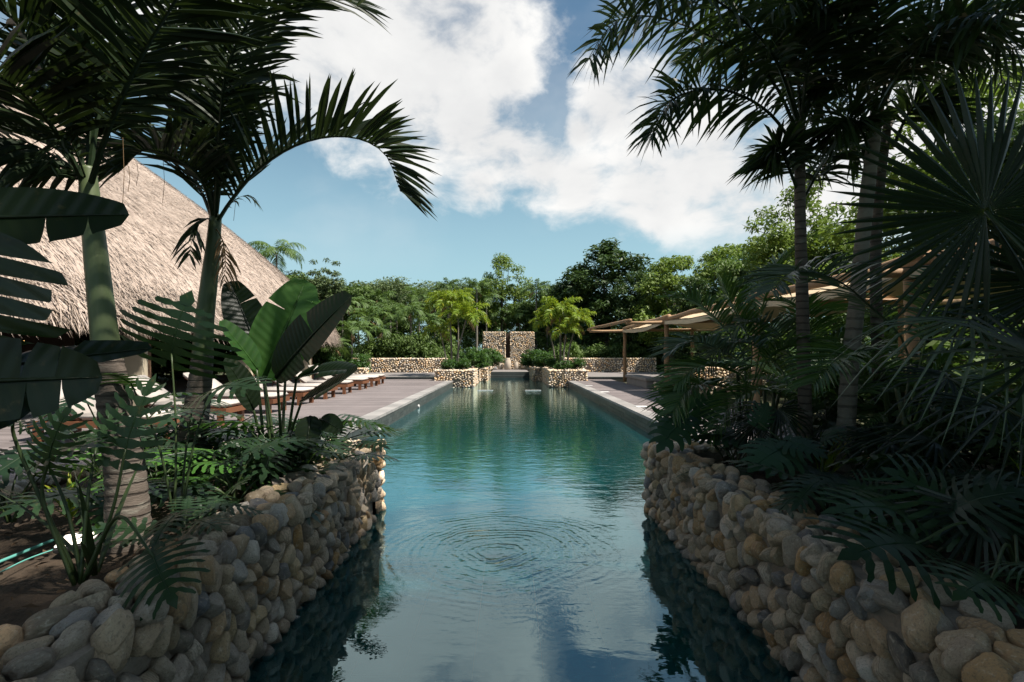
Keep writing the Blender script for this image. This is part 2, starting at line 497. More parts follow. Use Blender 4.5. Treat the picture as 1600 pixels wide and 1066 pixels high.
cosv = t.math('ABSOLUTE', t.vmath('DOT_PRODUCT', t.n('ShaderNodeNewGeometry').outputs['Incoming'], (0, 0, 1)).outputs['Value'])
murk = t.math('SUBTRACT', 1.0, t.math('EXPONENT', t.math('DIVIDE', -0.30, t.math('MAXIMUM', cosv, .02))))
body = t.n('ShaderNodeBsdfDiffuse', {'Color': (.002, .058, .062, 1)})
trb = t.n('ShaderNodeMixShader', {0: murk, 1: tr.outputs[0], 2: body.outputs[0]})
mx = t.n('ShaderNodeMixShader', {0: t.math('MULTIPLY_ADD', fr, 1.4, 0.155, clamp=True), 1: trb.outputs[0], 2: gl.outputs[0]})
t.n('ShaderNodeOutputMaterial', {'Surface': mx.outputs[0]})
MT['water'] = m


def emit_mat(name, col, k):
    m, t = material(name)
    e = t.n('ShaderNodeEmission', {'Color': tuple(col) + (1,), 'Strength': k})
    t.n('ShaderNodeOutputMaterial', {'Surface': e.outputs[0]})
    return m


MT['lamp_glass'] = emit_mat('lamp_glass', (1, .88, .72), 2.2)
MT['bulb'] = emit_mat('warm_bulb', (1, .6, .2), 1.2)
rng = random.Random(7)
nrng = np.random.default_rng(7)

# ------------------------------------------------------------------ dimensions of the place
XL, XR = -2.71, 2.83          # pool edges
WL, WR = -1.27, 1.38          # faces of the near planters
YN = 5.3                      # far end of the near planters
DECK = 0.32
YF = 34.6                     # far end of the water
YD = 26.0                     # where the decks end and the terrace begins
BOT = -1.1

# ground: one sheet with an opening for the pool
g = MB()
gz = 0.16
G = 500
xs = [-G, XL - .3, XR + .3, G]
ys = [-G, -4, YF + .1, G]
gv = [(x, y, gz) for y in ys for x in xs]
g.add(gv, [(r_ * 4 + c_, r_ * 4 + c_ + 1, (r_ + 1) * 4 + c_ + 1, (r_ + 1) * 4 + c_) for r_ in range(3) for c_ in range(3) if not (r_ == 1 and c_ == 1)])
tag(g.build('ground', MT['ground']), kind='structure', label='bare garden ground between the beds')

# water
g = MB()
g.box(XL - .05, XR + .05, -3.55, YF + .05, BOT - .06, 0)
tag(g.build('pool_water', MT['water']), kind='structure', label='teal pool water with ripple rings')

# basin: floor slab with tiles, walls with tiles
floor_ = MB()
floor_.box(XL - .3, XR + .3, -4, YF + .1, BOT - .2, BOT - .012)
floor_o = tag(floor_.build('pool_floor', MT['mortar']), kind='structure', label='tiled pool floor')
tm = MB(); tm.box(-.296, .296, -.296, .296, -.012, 0)
tile_me = tm.mesh('floor_tile', MT['floortile'])
ty = 0.3
n_t = 0
rest = MB()
yy_ = -2.0
while yy_ < YF:
    x_ = XL + .3
    while x_ < XR:
        near = yy_ < 13.0
        dz = rng.uniform(-.002, .002)
        if near:
            link('tile', tile_me, floor_o, (x_, yy_, BOT + dz))
        else:
            rest.box(x_ - .296, x_ + .296, yy_ - .296, yy_ + .296, BOT - .012, BOT + dz, rng.random())
        x_ += .6
    yy_ += .6
tag(rest.build('tile', MT['floortile'], floor_o), kind='stuff')


def basin_wall(name, x, sgn, y0, y1, label):
    b = MB()
    b.box(min(x, x + sgn * .28), max(x, x + sgn * .28), y0, y1, BOT - .1, DECK - .065)
    o = tag(b.build(name, MT['mortar']), kind='structure', label=label)
    # courses of dark tiles standing proud of the wall
    tb = MB(); tb.box(-.008, .008, -.196, .196, -.048, .048)
    me = tb.mesh('wall_tile', MT['pooltile'])
    deep = MB()
    row = 0
    z = DECK - .065 - .05
    while z > BOT:
        y = y0 + .2 + (row % 2) * .2
        while y < y1 - .1:
            if z > -.1 and y < 14.5:
                link('tile', me, o, (x - sgn * (.006 + rng.uniform(0, .003)), y, z))
            else:
                deep.box(x - .012, x + .012, y - .196, y + .196, z - .048, z + .048, rng.random())
            y += .4
        z -= .1
        row += 1
    tag(deep.build('tile', MT['pooltile'], o), kind='stuff')
    # coping stones along the edge
    cb = MB()
    w_ = .34
    cb.box(-w_ / 2, w_ / 2, -.297, .297, -.03, .03)
    cme = cb.mesh('coping_stone', MT['coping'])
    y = y0 + .3
    while y < y1:
        link('coping_stone', cme, o, (x + sgn * (w_ / 2 - .025), y, DECK - .025 + rng.uniform(-.001, .001)))
        y += .6
    return o


basin_wall('pool_wall', XL, -1, YN - .1, YD, 'left pool wall of dark tiles under a grey coping')
basin_wall('pool_wall', XR, 1, YN - .1, YD, 'right pool wall of dark tiles under a grey coping')
b = MB()
b.box(XL - .28, XR + .28, YF, YF + .2, BOT, .1)
b.box(XL - .28, XR + .28, -3.7, -3.5, BOT, .5)
b.box(XL - .28, XL, YD, YF, BOT, .3)
b.box(XR, XR + .28, YD, YF, BOT, .3)
b.box(XL - .28, XL, -3.5, YN - .1, BOT, .1)
b.box(XR, XR + .28, -3.5, YN - .1, BOT, .1)
tag(b.build('pool_wall', MT['pooltile']), kind='structure', label='end walls of the basin')


# decks of boards laid across
def deck(name, x0, x1, y0, y1, label, n_near):
    base = MB()
    base.box(min(x0, x1), max(x0, x1), y0, y1, DECK - .2, DECK - .03)
    o = tag(base.build(name, MT['dark_wood']), kind='structure', label=label)
    wd = .142
    L = abs(x1 - x0)
    segs = 3
    ln = L / segs
    pb = MB(); pb.box(-ln / 2 + .002, ln / 2 - .002, -wd / 2 + .004, wd / 2 - .004, -.026, 0)
    me = pb.mesh('board', MT['deck'])
    rest = MB()
    y = y0 + wd / 2
    k = 0
    while y < y1:
        for s in range(segs):
            cx = min(x0, x1) + ln * (s + .5)
            dz = rng.uniform(-.0015, .0015)
            if k < n_near:
                link('board', me, o, (cx, y, DECK + dz))
            else:
                rest.box(cx - ln / 2 + .002, cx + ln / 2 - .002, y - wd / 2 + .004, y + wd / 2 - .004, DECK - .026, DECK + dz, rng.random())
        y += wd
        k += 1
    if rest.v:
        tag(rest.build('board', MT['deck'], o), kind='stuff')
    return o


deck('deck', XL - .33, -9.3, 5.75, YD, 'pinkish brown board deck left of the pool', 70)
deck('deck', -4.75, -9.3, -2, 5.745, 'near end of the left board deck beside the planting bed', 45)
deck('deck', XR + .33, 5.15, 5.75, YD, 'pinkish brown board deck right of the pool', 60)

# terraces beyond the decks, one step up, with a dark riser
for nm, x0, x1, lb in (('terrace', -16, XL - .9, 'grey terrace behind the left deck'), ('terrace', XR + .9, 14, 'grey terrace behind the right deck')):
    b = MB(); b.box(x0, x1, YD, 33.5, .1, .43)
    tag(b.build(nm, MT['terrace']), kind='structure', label=lb)
for x0, x1, lb in ((-9.3, XL - .95, 'dark riser of the step at the end of the left deck'), (XR + .95, 9, 'dark riser of the step at the end of the right deck')):
    b = MB(); b.box(x0, x1, YD - .03, YD - .002, DECK - .02, .405)
    b.box(x0, x1, YD - .05, YD + .3, .407, .437)
    tag(b.build('step', MT['pooltile']), kind='structure', label=lb)
b = MB(); b.box(-1.25, 1.35, YF + .2, 41.2, -.2, .37)
tag(b.build('terrace', MT['terrace']), kind='structure', label='low platform in front of the slit stone wall')
b = MB(); b.box(-1.3, 1.4, YF - .25, YF + .2, -.3, .16); b.box(-1.3, 1.4, YF - .05, YF + .22, .163, .395)
tag(b.build('step', MT['pooltile']), kind='structure', label='dark steps rising from the water at the far end')

# ------------------------------------------------------------------ river stones
def stone_mesh(name, sub, seed, mat):
    rg = random.Random(seed)
    bm = bmesh.new()
    bmesh.ops.create_icosphere(bm, subdivisions=sub, radius=1)
    off = Vector((rg.uniform(-50, 50), rg.uniform(-50, 50), rg.uniform(-50, 50)))
    p = rg.uniform(2.1, 3.0)
    tx, ty_ = rg.uniform(-.22, .22), rg.uniform(-.22, .22)
    planes = [(Vector((rg.gauss(0, 1), rg.gauss(0, 1), rg.gauss(0, 1))).normalized(), rg.uniform(.60, .88)) for _ in range(rg.choice((3, 4, 6, 8)))]
    for v in bm.verts:
        q = v.co
        k = (abs(q.x) ** p + abs(q.y) ** p + abs(q.z) ** p) ** (-1 / p)
        q = q * k * (1 if p < 2 else .93)
        q = q * (1 + .30 * noise.noise(q * 1.0 + off) + .10 * noise.noise(q * 2.6 + off) + .03 * noise.noise(q * 7 + off))
        for nrm, d in planes:          # worn flats
            e = q.dot(nrm) - d
            if e > 0: q = q - nrm * e * .85
        q.x *= 1 + tx * q.z * 1.4
        q.y *= 1 + ty_ * q.z
        v.co = q
    me = bpy.data.meshes.new(name)
    bm.to_mesh(me); bm.free()
    me.polygons.foreach_set('use_smooth', np.ones(len(me.polygons), dtype=bool))
    if mat: me.materials.append(mat)
    return me


NEAR_STONES = [stone_mesh('stone', 4, 100 + i, MT['stone_near']) for i in range(22)]
FAR_STONES = [stone_mesh('stone_small', 1, 200 + i, None) for i in range(8)]
MID_STONES = [stone_mesh('stone_mid', 2, 260 + i, None) for i in range(10)]
def arr(me):
    V = np.empty(len(me.vertices) * 3, dtype=np.float32); me.vertices.foreach_get('co', V)
    Fq = np.empty(len(me.loops), dtype=np.int32); me.loops.foreach_get('vertex_index', Fq)
    return V.reshape(-1, 3), Fq.reshape(-1, 3)
FAR_ARR = [arr(x) for x in FAR_STONES]
MID_ARR = [arr(x) for x in MID_STONES]


def pack(w, h, dx, dz, rg, cyc=10):
    """Evenly uneven points over a w x h strip; cell size dx x dz."""
    n = max(1, int(w * h / (dx * dz) * 1.0))
    pts = rg.random((n, 2)) * (w / dx, h / dz)
    W_, H_ = w / dx, h / dz
    for it in range(cyc):
        if n > 2600: break
        d = pts[:, None, :] - pts[None, :, :]
        dist = np.sqrt((d ** 2).sum(-1)) + 1e-6
        np.fill_diagonal(dist, 9)
        push = np.clip(1.08 - dist, 0, 1)[:, :, None] * d / dist[:, :, None]
        pts = pts + push.sum(1) * .35
        pts[:, 0] = np.clip(pts[:, 0], 0, W_)
        pts[:, 1] = np.clip(pts[:, 1], 0, H_)
    if n <= 2600:
        d = pts[:, None, :] - pts[None, :, :]
        dist = np.sqrt((d ** 2).sum(-1)); np.fill_diagonal(dist, 9)
        near = np.sort(dist, axis=1)[:, :3].mean(1)
    else:
        near = np.ones(n)
    return pts * (dx, dz), np.clip(near, .72, 1.25)


def stones_on(frame, w, h, dx, dz, depth, rg, upright=True, cyc=10):
    """Stone placements on a flat patch. frame = (origin, along, up, outward)."""
    o, a, u, nrm = [Vector(q) for q in frame]
    pts, sc = pack(w, h, dx, dz, rg, cyc)
    res = []
    for (s, z), k in zip(pts, sc):
        ang = rg.normal(0, .42) if upright else rg.uniform(0, math.pi)
        if rg.random() < .16: ang += rg.uniform(-1.2, 1.2)
        ca, sa = math.cos(ang), math.sin(ang)
        ax = a * ca + u * sa
        az_ = u * ca - a * sa
        ax2 = (ax + nrm * rg.normal(0, .15)).normalized()
        az2 = (az_ - ax2 * az_.dot(ax2) + nrm * rg.normal(0, .12)).normalized()
        ay = az2.cross(ax2)
        k2 = k * rg.uniform(.86, 1.10)
        sx, sz, sy = dx * .575 * k2 * rg.uniform(.74, 1.12), dz * .575 * k2 * rg.uniform(.74, 1.2), depth * rg.uniform(.8, 1.15)
        p = o + a * float(s) + u * float(z) + nrm * rg.uniform(-.25, .2) * depth
        M = Matrix(((ax2.x * sx, ay.x * sy, az2.x * sz, p.x), (ax2.y * sx, ay.y * sy, az2.y * sz, p.y), (ax2.z * sx, ay.z * sy, az2.z * sz, p.z), (0, 0, 0, 1)))
        res.append(M)
    return res


def join_stones(name, Ms, arrs, parent, rg, mat=None):
    Vs, Fs, Rs, b = [], [], [], 0
    for M in Ms:
        V, Fq = arrs[rg.integers(len(arrs))]
        m3 = np.array(M)[:3]
        V2 = V @ m3[:, :3].T + m3[:, 3]
        det = np.linalg.det(m3[:, :3])
        Vs.append(V2); Fs.append((Fq if det > 0 else Fq[:, ::-1]) + b)
        Rs.append(np.full(len(V2), rg.random())); b += len(V2)
    me = np_mesh(name, np.concatenate(Vs), np.concatenate(Fs), np.concatenate(Rs), mat or MT['stone_far'], True)
    o = link(name, me, parent)
    return tag(o, kind='stuff')


def fix_det(M):
    if M.determinant() < 0:
        M = M.copy()
        for i in range(3): M[i][1] *= -1
    return M


TOP = .66      # height of the mortar top; the stones stand about 6 cm higher


def near_wall(label, face_x, sgn, outer_x):
    """Planter wall along the channel: sgn +1 faces +x (left wall), -1 faces -x."""
    root = empty('planter_wall', (face_x, 3, 0), label, 'stone wall', 'river stone walls of the near planting beds')
    inv = Vector((-face_x, -3, 0))
    th = .34
    cr = .06
    rg = np.random.default_rng(11 if sgn > 0 else 23)
    core = MB()
    f = face_x - sgn * cr
    core.box(min(f, f - sgn * (th - .1)), max(f, f - sgn * (th - .1)), -2.5, YN - .06, BOT, TOP - .0)
    core.box(min(f, outer_x), max(f, outer_x), YN - th + .02, YN - .065, BOT, TOP - .006)
    core.v = [tuple(Vector(v) + inv) for v in core.v]
    core.build('mortar_core', MT['mortar'], root)
    Ms = []
    L = YN + 1.2
    # face along the channel
    Ms += stones_on(((face_x - sgn * .05, -1.2, -.42), (0, 1, 0), (0, 0, 1), (sgn, 0, 0)), L - .04, TOP + .42, .088, .120, .058, rg)
    # top, stones laid on their sides
    Ms += stones_on(((face_x - sgn * .05, -1.2, TOP + .01), (0, 1, 0), (-sgn, 0, 0), (0, 0, 1)), L - .03, th - .04, .135, .098, .052, rg)
    # end face towards the open pool, and its top
    wd = abs(outer_x - face_x)
    Ms += stones_on(((face_x - sgn * .05, YN - .05, -.42), (-sgn, 0, 0), (0, 0, 1), (0, 1, 0)), wd, TOP + .42, .095, .122, .058, rg)
    Ms += stones_on(((face_x - sgn * .1, YN - .05, TOP + .01), (-sgn, 0, 0), (0, -1, 0), (0, 0, 1)), wd - .05, th - .1, .14, .10, .05, rg)
    Ms = [fix_det(Matrix.Translation(inv) @ M) for M in Ms]
    def seen(M):
        p = M.translation - inv
        if p.y < .85 or p.z < -.03: return 0
        px = VPX + F * p.x / p.y; py = HZ + (CAMZ - p.z) * F / p.y
        if not (-40 < px < 1640 and py < 1110): return 0
        return 1.0 / p.y * (1 if (p.y < YN - .01) else .2)
    order = sorted(Ms, key=seen, reverse=True)
    for M in order[:300]:
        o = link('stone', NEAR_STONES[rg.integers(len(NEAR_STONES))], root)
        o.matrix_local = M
    vis = [M for M in order[300:] if seen(M) > 0]
    inv_ = [M for M in order[300:] if seen(M) <= 0]
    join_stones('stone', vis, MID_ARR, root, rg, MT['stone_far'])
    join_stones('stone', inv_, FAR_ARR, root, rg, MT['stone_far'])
    return root


near_wall('rounded river stone wall left of the channel, topped by the banana bed', WL, 1, XL - .35)
near_wall('rounded river stone wall right of the channel, topped by the dark palm bed', WR, -1, XR + .5)


# border of half buried stones between left bed and deck
def border(label, pts, dx, seed, group=None, r=.11):
    rg = np.random.default_rng(seed)
    P = smooth_pts(pts, 200)
    root = empty('stone_border', P[0], label, 'stone border', group)
    d = 0
    last = P[0]
    for p in P:
        if (p - last).length >= dx or d == 0:
            for row in range(2):
                q = p + Vector((rg.normal(0, .02) - row * .02, rg.normal(0, .02) + row * .12, rg.normal(0, .015) + row * .01))
                o = link('stone', NEAR_STONES[rg.integers(len(NEAR_STONES))], root, q - root.location,
                         (rg.normal(0, .2), rg.normal(0, .2), rg.uniform(0, 6.28)), (r * rg.uniform(.8, 1.3), r * rg.uniform(.6, .9), r * rg.uniform(.5, .75)))
            last = p; d += 1
    return root


border('low border of half buried stones between left bed and deck boards', [(-4.7, 1.0, .36), (-4.65, 2.6, .36), (-4.6, 4.0, .36), (-4.45, 5.0, .36), (-3.9, 5.55, .36), (-3.1, 5.6, .36)], .17, 31)
border('low border of stones closing the right bed towards the deck', [(2.95, 5.5, .36), (4.2, 5.6, .36), (5.6, 5.4, .36), (7.0, 5.0, .36)], .17, 37)


# soil of the two beds
def soil(name, x0, x1, y0, y1, zf, label):
    nx, ny = 60, 90
    V, Fq = [], []
    for j in range(ny + 1):
        for i in range(nx + 1):
            x = x0 + (x1 - x0) * i / nx; y = y0 + (y1 - y0) * j / ny
            z = zf(x, y) + .05 * noise.noise(Vector((x * 1.5, y * 1.5, 3))) + .03 * noise.noise(Vector((x * 5, y * 5, 9))) + .015 * noise.noise(Vector((x * 14, y * 14, 5)))
            V.append((x, y, z))
    for j in range(ny):
        for i in range(nx):
            a_ = j * (nx + 1) + i
            Fq.append((a_, a_ + 1, a_ + nx + 2, a_ + nx + 1))
    return tag(link(name, np_mesh(name, V, Fq, np.zeros(len(V)), MT['soil'], True)), kind='structure', label=label)


def zleft(x, y):
    k = min(1, max(0, (-x - 1.6) / 2.8))
    return .58 - .28 * k


def zright(x, y):
    k = min(1, max(0, (x - 1.7) / 3.0))
    return .58 - .14 * k


soil('soil_bed', -4.75, -1.5, -2.5, 5.62, zleft, 'dark mulched soil of the left bed')
soil('soil_bed', 1.6, 7.5, -2.5, 5.62, zright, 'dark mulched soil of the right bed')
# fallen leaves
for nm, x0, x1, zf, n_ in (('leaf_litter', -4.5, -1.65, zleft, 700), ('leaf_litter', 1.7, 6.5, zright, 900)):
    mb = MB()
    for i in range(n_):
        x, y = rng.uniform(x0, x1), rng.uniform(.6, 5.3)
        z = zf(x, y) + .05 * noise.noise(Vector((x * 1.5, y * 1.5, 3))) + .045
        a = rng.uniform(0, 6.28); L = rng.uniform(.012, .035); W_ = L * rng.uniform(.2, .5)
        d = Vector((math.cos(a), math.sin(a), rng.uniform(-.3, .3))) * L; s = Vector((-math.sin(a), math.cos(a), rng.uniform(-.4, .4))) * W_
        p = Vector((x, y, z))
        mb.add([p - d, p + s, p + d, p - s + Vector((0, 0, .01))], [(0, 1, 2), (0, 2, 3)], rng.random())
    tag(mb.build(nm, MT['litter']), 'dry brown leaves scattered over the soil', kind='stuff')


# ------------------------------------------------------------------ far planters and stone walls
def stone_block(name, label, cat, patches, cores, group, rg_seed, dx=.13, dz=.10, depth=.06, arrs=None, cyc=8, parts=0):
    rg = np.random.default_rng(rg_seed)
    root = empty(name, cores[0][:1] + cores[0][2:3] + cores[0][4:5], label, cat, group)
    inv = -root.location
    cb = MB()
    for i, c in enumerate(cores):
        cb.box(c[0] + inv.x, c[1] + inv.x, c[2] + inv.y, c[3] + inv.y, c[4] + inv.z, c[5] + inv.z)
    cb.build('mortar_core', MT['mortar'], root)
    Ms = []
    for fr, w_, h_, up in patches:
        Ms += stones_on(fr, w_, h_, dx, dz, depth, rg, up, cyc)
    Ms = [Matrix.Translation(inv) @ M for M in Ms]
    join_stones('stone', Ms, arrs or FAR_ARR, root, rg)
    return root


def planter_box(label, x0, x1, y0, y1, z1, seed, rounded=0):
    p = [(((x0, y0, -.2), (1, 0, 0), (0, 0, 1), (0, -1, 0)), x1 - x0, z1 + .2, True),
         (((x0, y0, -.2), (0, 1, 0), (0, 0, 1), (-1, 0, 0)), y1 - y0, z1 + .2, True),
         (((x1, y0, -.2), (0, 1, 0), (0, 0, 1), (1, 0, 0)), y1 - y0, z1 + .2, True),
         (((x0, y0, z1), (1, 0, 0), (0, 1, 0), (0, 0, 1)), x1 - x0, .35, False),
         (((x0, y0, z1), (0, 1, 0), (1, 0, 0), (0, 0, 1)), y1 - y0, .3, False),
         (((x1 - .3, y0, z1), (0, 1, 0), (1, 0, 0), (0, 0, 1)), y1 - y0, .3, False)]
    e = .05
    return stone_block('stone_planter', label, 'planter', p, [(x0 + e, x1 - e, y0 + e, y1 - e, -1.0, z1 - .01)], 'low stone planters at the far end of the pool', seed)


planter_box('left front stone planter holding the yellow green palms', -3.55, -1.72, 24.6, 30.0, .80, 1)
planter_box('left rear stone planter beside the far steps', -2.35, -1.3, 30.05, 34.6, .74, 2)
planter_box('right front stone planter under the bright green palm clump', 1.95, 3.75, 24.6, 30.0, .80, 3)
planter_box('right rear stone planter beside the far steps', 1.4, 2.55, 30.05, 34.6, .74, 4)


def slab_wall(label, x0, x1, y, th, z0, z1, seed, name='stone_wall', group=None, dx=.15, dz=.12):
    e = .05
    return stone_block(name, label, 'stone wall',
                       [(((x0, y, z0), (1, 0, 0), (0, 0, 1), (0, -1, 0)), x1 - x0, z1 - z0, True),
                        (((x0, y, z1), (1, 0, 0), (0, 1, 0), (0, 0, 1)), x1 - x0, th, False),
                        (((x0, y, z0), (0, 1, 0), (0, 0, 1), (-1, 0, 0)), th, z1 - z0, True),
                        (((x1, y, z0), (0, 1, 0), (0, 0, 1), (1, 0, 0)), th, z1 - z0, True)],
                       [(x0 + e, x1 - e, y + e, y + th - e, 0, z1 - .01)], group, seed, dx=dx, dz=dz, cyc=6)


slab_wall('tall stone wall left of the dark slit', -2.08, -.33, 41.3, .6, .1, 3.35, 5, group='tall stone walls either side of the slit')
slab_wall('tall stone wall right of the dark slit', .12, 2.0, 41.3, .6, .1, 3.35, 6, group='tall stone walls either side of the slit')
slab_wall('long low stone wall behind the left terrace', -9.9, -4.0, 32.5, .45, .3, 1.30, 7, group='low stone walls around the terraces')
slab_wall('short stone wall at the left end of the terrace near the palapa', -10.3, -8.0, 28.6, .45, .3, .78, 8, group='low stone walls around the terraces')
slab_wall('low stone wall behind the pergola deck', 6.6, 10.5, 21.0, .45, .2, 1.02, 9, group='low stone walls around the terraces')
slab_wall('pale stone kerb wall under the pergola', 5.35, 8.4, 18.4, .4, .2, .52, 10, group='low stone walls around the terraces')
slab_wall('stone wall in the shade behind the right terrace', 3.6, 9.5, 33.2, .45, .3, 1.30, 12, group='low stone walls around the terraces')

# clay jars and rocks at the foot of the slit
prof = [(.0, 0), (.16, 0), (.20, .08), (.23, .3), (.21, .55), (.15, .68), (.16, .74), (.0, .74)]


def jar(x, y, s, label):
    mb = MB()
    n = 20
    vs, fs = [], []
    for (r_, z_) in prof[1:-1]:
        for k in range(n):
            a = 2 * math.pi * k / n
            vs.append((r_ * s * math.cos(a), r_ * s * math.sin(a), z_ * s))
    m_ = len(prof) - 2
    for i in range(m_ - 1):
        for k in range(n):
            fs.append((i * n + k, i * n + (k + 1) % n, (i + 1) * n + (k + 1) % n, (i + 1) * n + k))
    fs.append(tuple(range(n))[::-1]); fs.append(tuple(range((m_ - 1) * n, m_ * n)))
    mb.add(vs, fs)
    o = mb.build('clay_jar', MT['jar'], None, True, (x, y, .37))
    tag(o, label, 'jar', 'pale jars at the foot of the slit')


jar(-.12, 40.4, 1.25, 'tallest pale jar standing in front of the dark slit')
jar(-.72, 40.7, .8, 'small rounded jar left of the tall jar')
jar(.55, 40.7, .85, 'small rounded jar right of the tall jar')
for i, (x, y, s, lb) in enumerate(((-1.5, 40.6, .30, 'boulder at the left foot of the slit wall'), (1.25, 40.6, .32, 'boulder at the right foot of the slit wall'), (1.9, 40.3, .26, 'smaller boulder near the right rear planter'), (-1.1, 40.3, .2, 'smaller boulder left of the small jar'))):
    o = link('boulder', NEAR_STONES[i], None, (x, y, .37 + s * .45), (.1 * i, .2, i), (s, s * .8, s * .65))
    tag(o, lb, 'boulder', 'boulders by the slit wall')
b = MB(); b.box(-.32, .11, 41.75, 41.85, .1, 3.3)
tag(b.build('dark_door', MT['dark_wood']), 'dark panel closing the slit between the two tall stone walls', 'door')

# small fittings round the pool
fm = MB(); fm.tube([(0, 0, 0), (.03, 0, 0)], [.055, .05], 14)
fme = fm.mesh('pool_light', MT['white_fit'])
for (x, y, z, s, lb) in ((XL + .015, 8.0, .03, 1, 'small white round fitting on the left pool wall nearest the bananas'), (XL + .015, 10.6, .05, 1, 'second white fitting along the left pool wall'),
                         (XL + .015, 15.2, .05, 1, 'farthest white fitting on the left pool wall')):
    o = link('pool_fitting', fme, None, (x, y, z)); tag(o, lb, 'pool fitting', 'round fittings on the left pool wall')
lm = MB(); lm.box(-.14, .14, -.14, .14, 0, .008)
lme = lm.mesh('skimmer_lid', MT['white_fit'])
for y, lb in ((20.6, 'farthest white skimmer lid on the right coping'), (17.2, 'middle white skimmer lid on the right coping'), (12.4, 'nearest white skimmer lid on the right coping')):
    o = link('skimmer_lid', lme, None, (XR + .38, y, DECK + .006)); tag(o, lb, 'skimmer lid', 'skimmer lids on the right deck')
jm = MB(); jm.tube([(-.35, 0, 0), (.35, 0, 0)], .012, 8)
for x, lb in ((-1.05, 'left floating white bar near the far steps'), (1.05, 'right floating white bar near the far steps')):
    o = link('floating_bar', jm.mesh('floating_bar', MT['white_fit']), None, (x, 22.5, .01)); tag(o, lb, 'float', 'white bars in the far water')

# ------------------------------------------------------------------ thatched palapa
EX, EZ, RH, RR = -8.6, 2.50, 12.0, 10.7
CX = EX - RR
Y0, Y1 = 7.0, 24.0
pal = empty('palapa', (CX, (Y0 + Y1) / 2, .2), 'large open hall under a steep rounded thatched roof', 'palapa')
PO = -pal.location


def roof_pt(s, u):
    """s along the stadium outline, u 0 eave .. 1 ridge -> point, slope-down dir, normal."""
    st = Y1 - Y0
    h = EZ + (RH - EZ) * (u + .085 * math.sin(math.pi * max(0, u) ** .6))
    if s < st:
        q = Vector((EX - RR * u, Y0 + s, h)); out = Vector((1, 0, 0))
    elif s < st + math.pi * RR:
        a = (s - st) / RR
        out = Vector((math.cos(a), math.sin(a), 0)); q = Vector((CX, Y1, h)) + out * RR * (1 - u)
    elif s < 2 * st + math.pi * RR:
        k = s - st - math.pi * RR
        out = Vector((-1, 0, 0)); q = Vector((CX, Y1 - k, h)) + out * RR * (1 - u)
    else:
        a = math.pi + (s - 2 * st - math.pi * RR) / RR
        out = Vector((math.cos(a), math.sin(a), 0)); q = Vector((CX, Y0, h)) + out * RR * (1 - u)
    return q, out


TOT = 2 * (Y1 - Y0) + 2 * math.pi * RR
NS, NU = 200, 12
V, Fq = [], []
for i in range(NS):
    for j in range(NU + 1):
        q, o_ = roof_pt(TOT * i / NS, j / NU)
        V.append(tuple(q + PO - Vector((0, 0, .04))))
for i in range(NS):
    for j in range(NU):
        a = i * (NU + 1) + j; b2 = ((i + 1) % NS) * (NU + 1) + j
        Fq.append((a, b2, b2 + 1, a + 1))
inner = [(v[0], v[1], v[2] - .28) for v in V]
nV = len(V)
FI = [tuple(k + nV for k in f[::-1]) for f in Fq]
link('roof', np_mesh('roof', V + inner, Fq + FI, np.full(2 * nV, .5), MT['thatch'], True), pal)
slope = Vector((RR, 0, -(RH - EZ))).normalized()
Vs, Fs, Rs = [], [], []
rs = np.random.default_rng(5)
ra, rb = Y0 - 4, Y1 + math.pi * RR * .62


def straw(p, out, L, W_, down, lift, r_):
    sd = Vector((-out.y, out.x, 0))
    j = rs.normal(0, .27)
    d = (down + sd * j).normalized()
    n_ = sd.cross(down)
    if n_.z < 0: n_ = -n_
    b = len(Vs)
    w_ = (sd - d * sd.dot(d)).normalized() * W_
    m_ = p + d * L * .55 + n_ * lift
    e = p + d * L + n_ * (lift * 1.6)
    Vs.extend([tuple(p - w_ + PO), tuple(p + w_ + PO), tuple(m_ + w_ * .8 + PO), tuple(m_ - w_ * .8 + PO), tuple(e + PO)])
    Fs.extend([(b, b + 1, b + 2), (b, b + 2, b + 3), (b + 3, b + 2, b + 4)])
    Rs.extend([r_] * 5)


N_STRAW = 100000
for k in range(N_STRAW):
    s = rs.uniform(-5.5, (Y1 - Y0) + RR * 2.1)
    if s < 0: s += TOT
    u = 1 - math.sqrt(1 - rs.random()) if s > (Y1 - Y0) else rs.random()
    if u > .985: continue
    q, out = roof_pt(s % TOT, u)
    down = (out * RR - Vector((0, 0, RH - EZ))).normalized()
    rr = rs.random()
    if rr < .12: rr = .12 + rr if rs.random() < .6 else rr
    straw(q + Vector((0, 0, rs.uniform(-.03, .04))), out, rs.uniform(.14, .38), rs.uniform(.007, .014), down, rs.uniform(.0, .05), rr)
for k in range(26000):      # the shaggy eave
    s = rs.uniform(-4, (Y1 - Y0) + RR * 2.1)
    if s < 0: s += TOT
    u = rs.uniform(-.01, .05)
    q, out = roof_pt(s % TOT, u)
    dn = (out * .45 - Vector((0, 0, 1)) + Vector((rs.normal(0, .08), rs.normal(0, .08), 0))).normalized()
    clump = .75 + .35 * math.sin(s * 7.3) * math.sin(s * 2.9 + 1)
    straw(q - out * rs.uniform(-.06, .25) - Vector((0, 0, rs.uniform(-.08, .15))), out, rs.uniform(.28, .68) * clump, rs.uniform(.007, .015), dn, rs.uniform(0, .03), rs.random() * .75)
o = np_mesh('thatch', Vs, Fs, Rs, MT['thatch'])
tag(link('thatch', o, pal), kind='stuff')
b = MB(); b.tube([(CX, Y0, RH - .05), (CX, Y1, RH - .05)], .3, 10, .3); b.v = [tuple(Vector(v) + PO) for v in b.v]
b.build('ridge', MT['thatch'], pal)
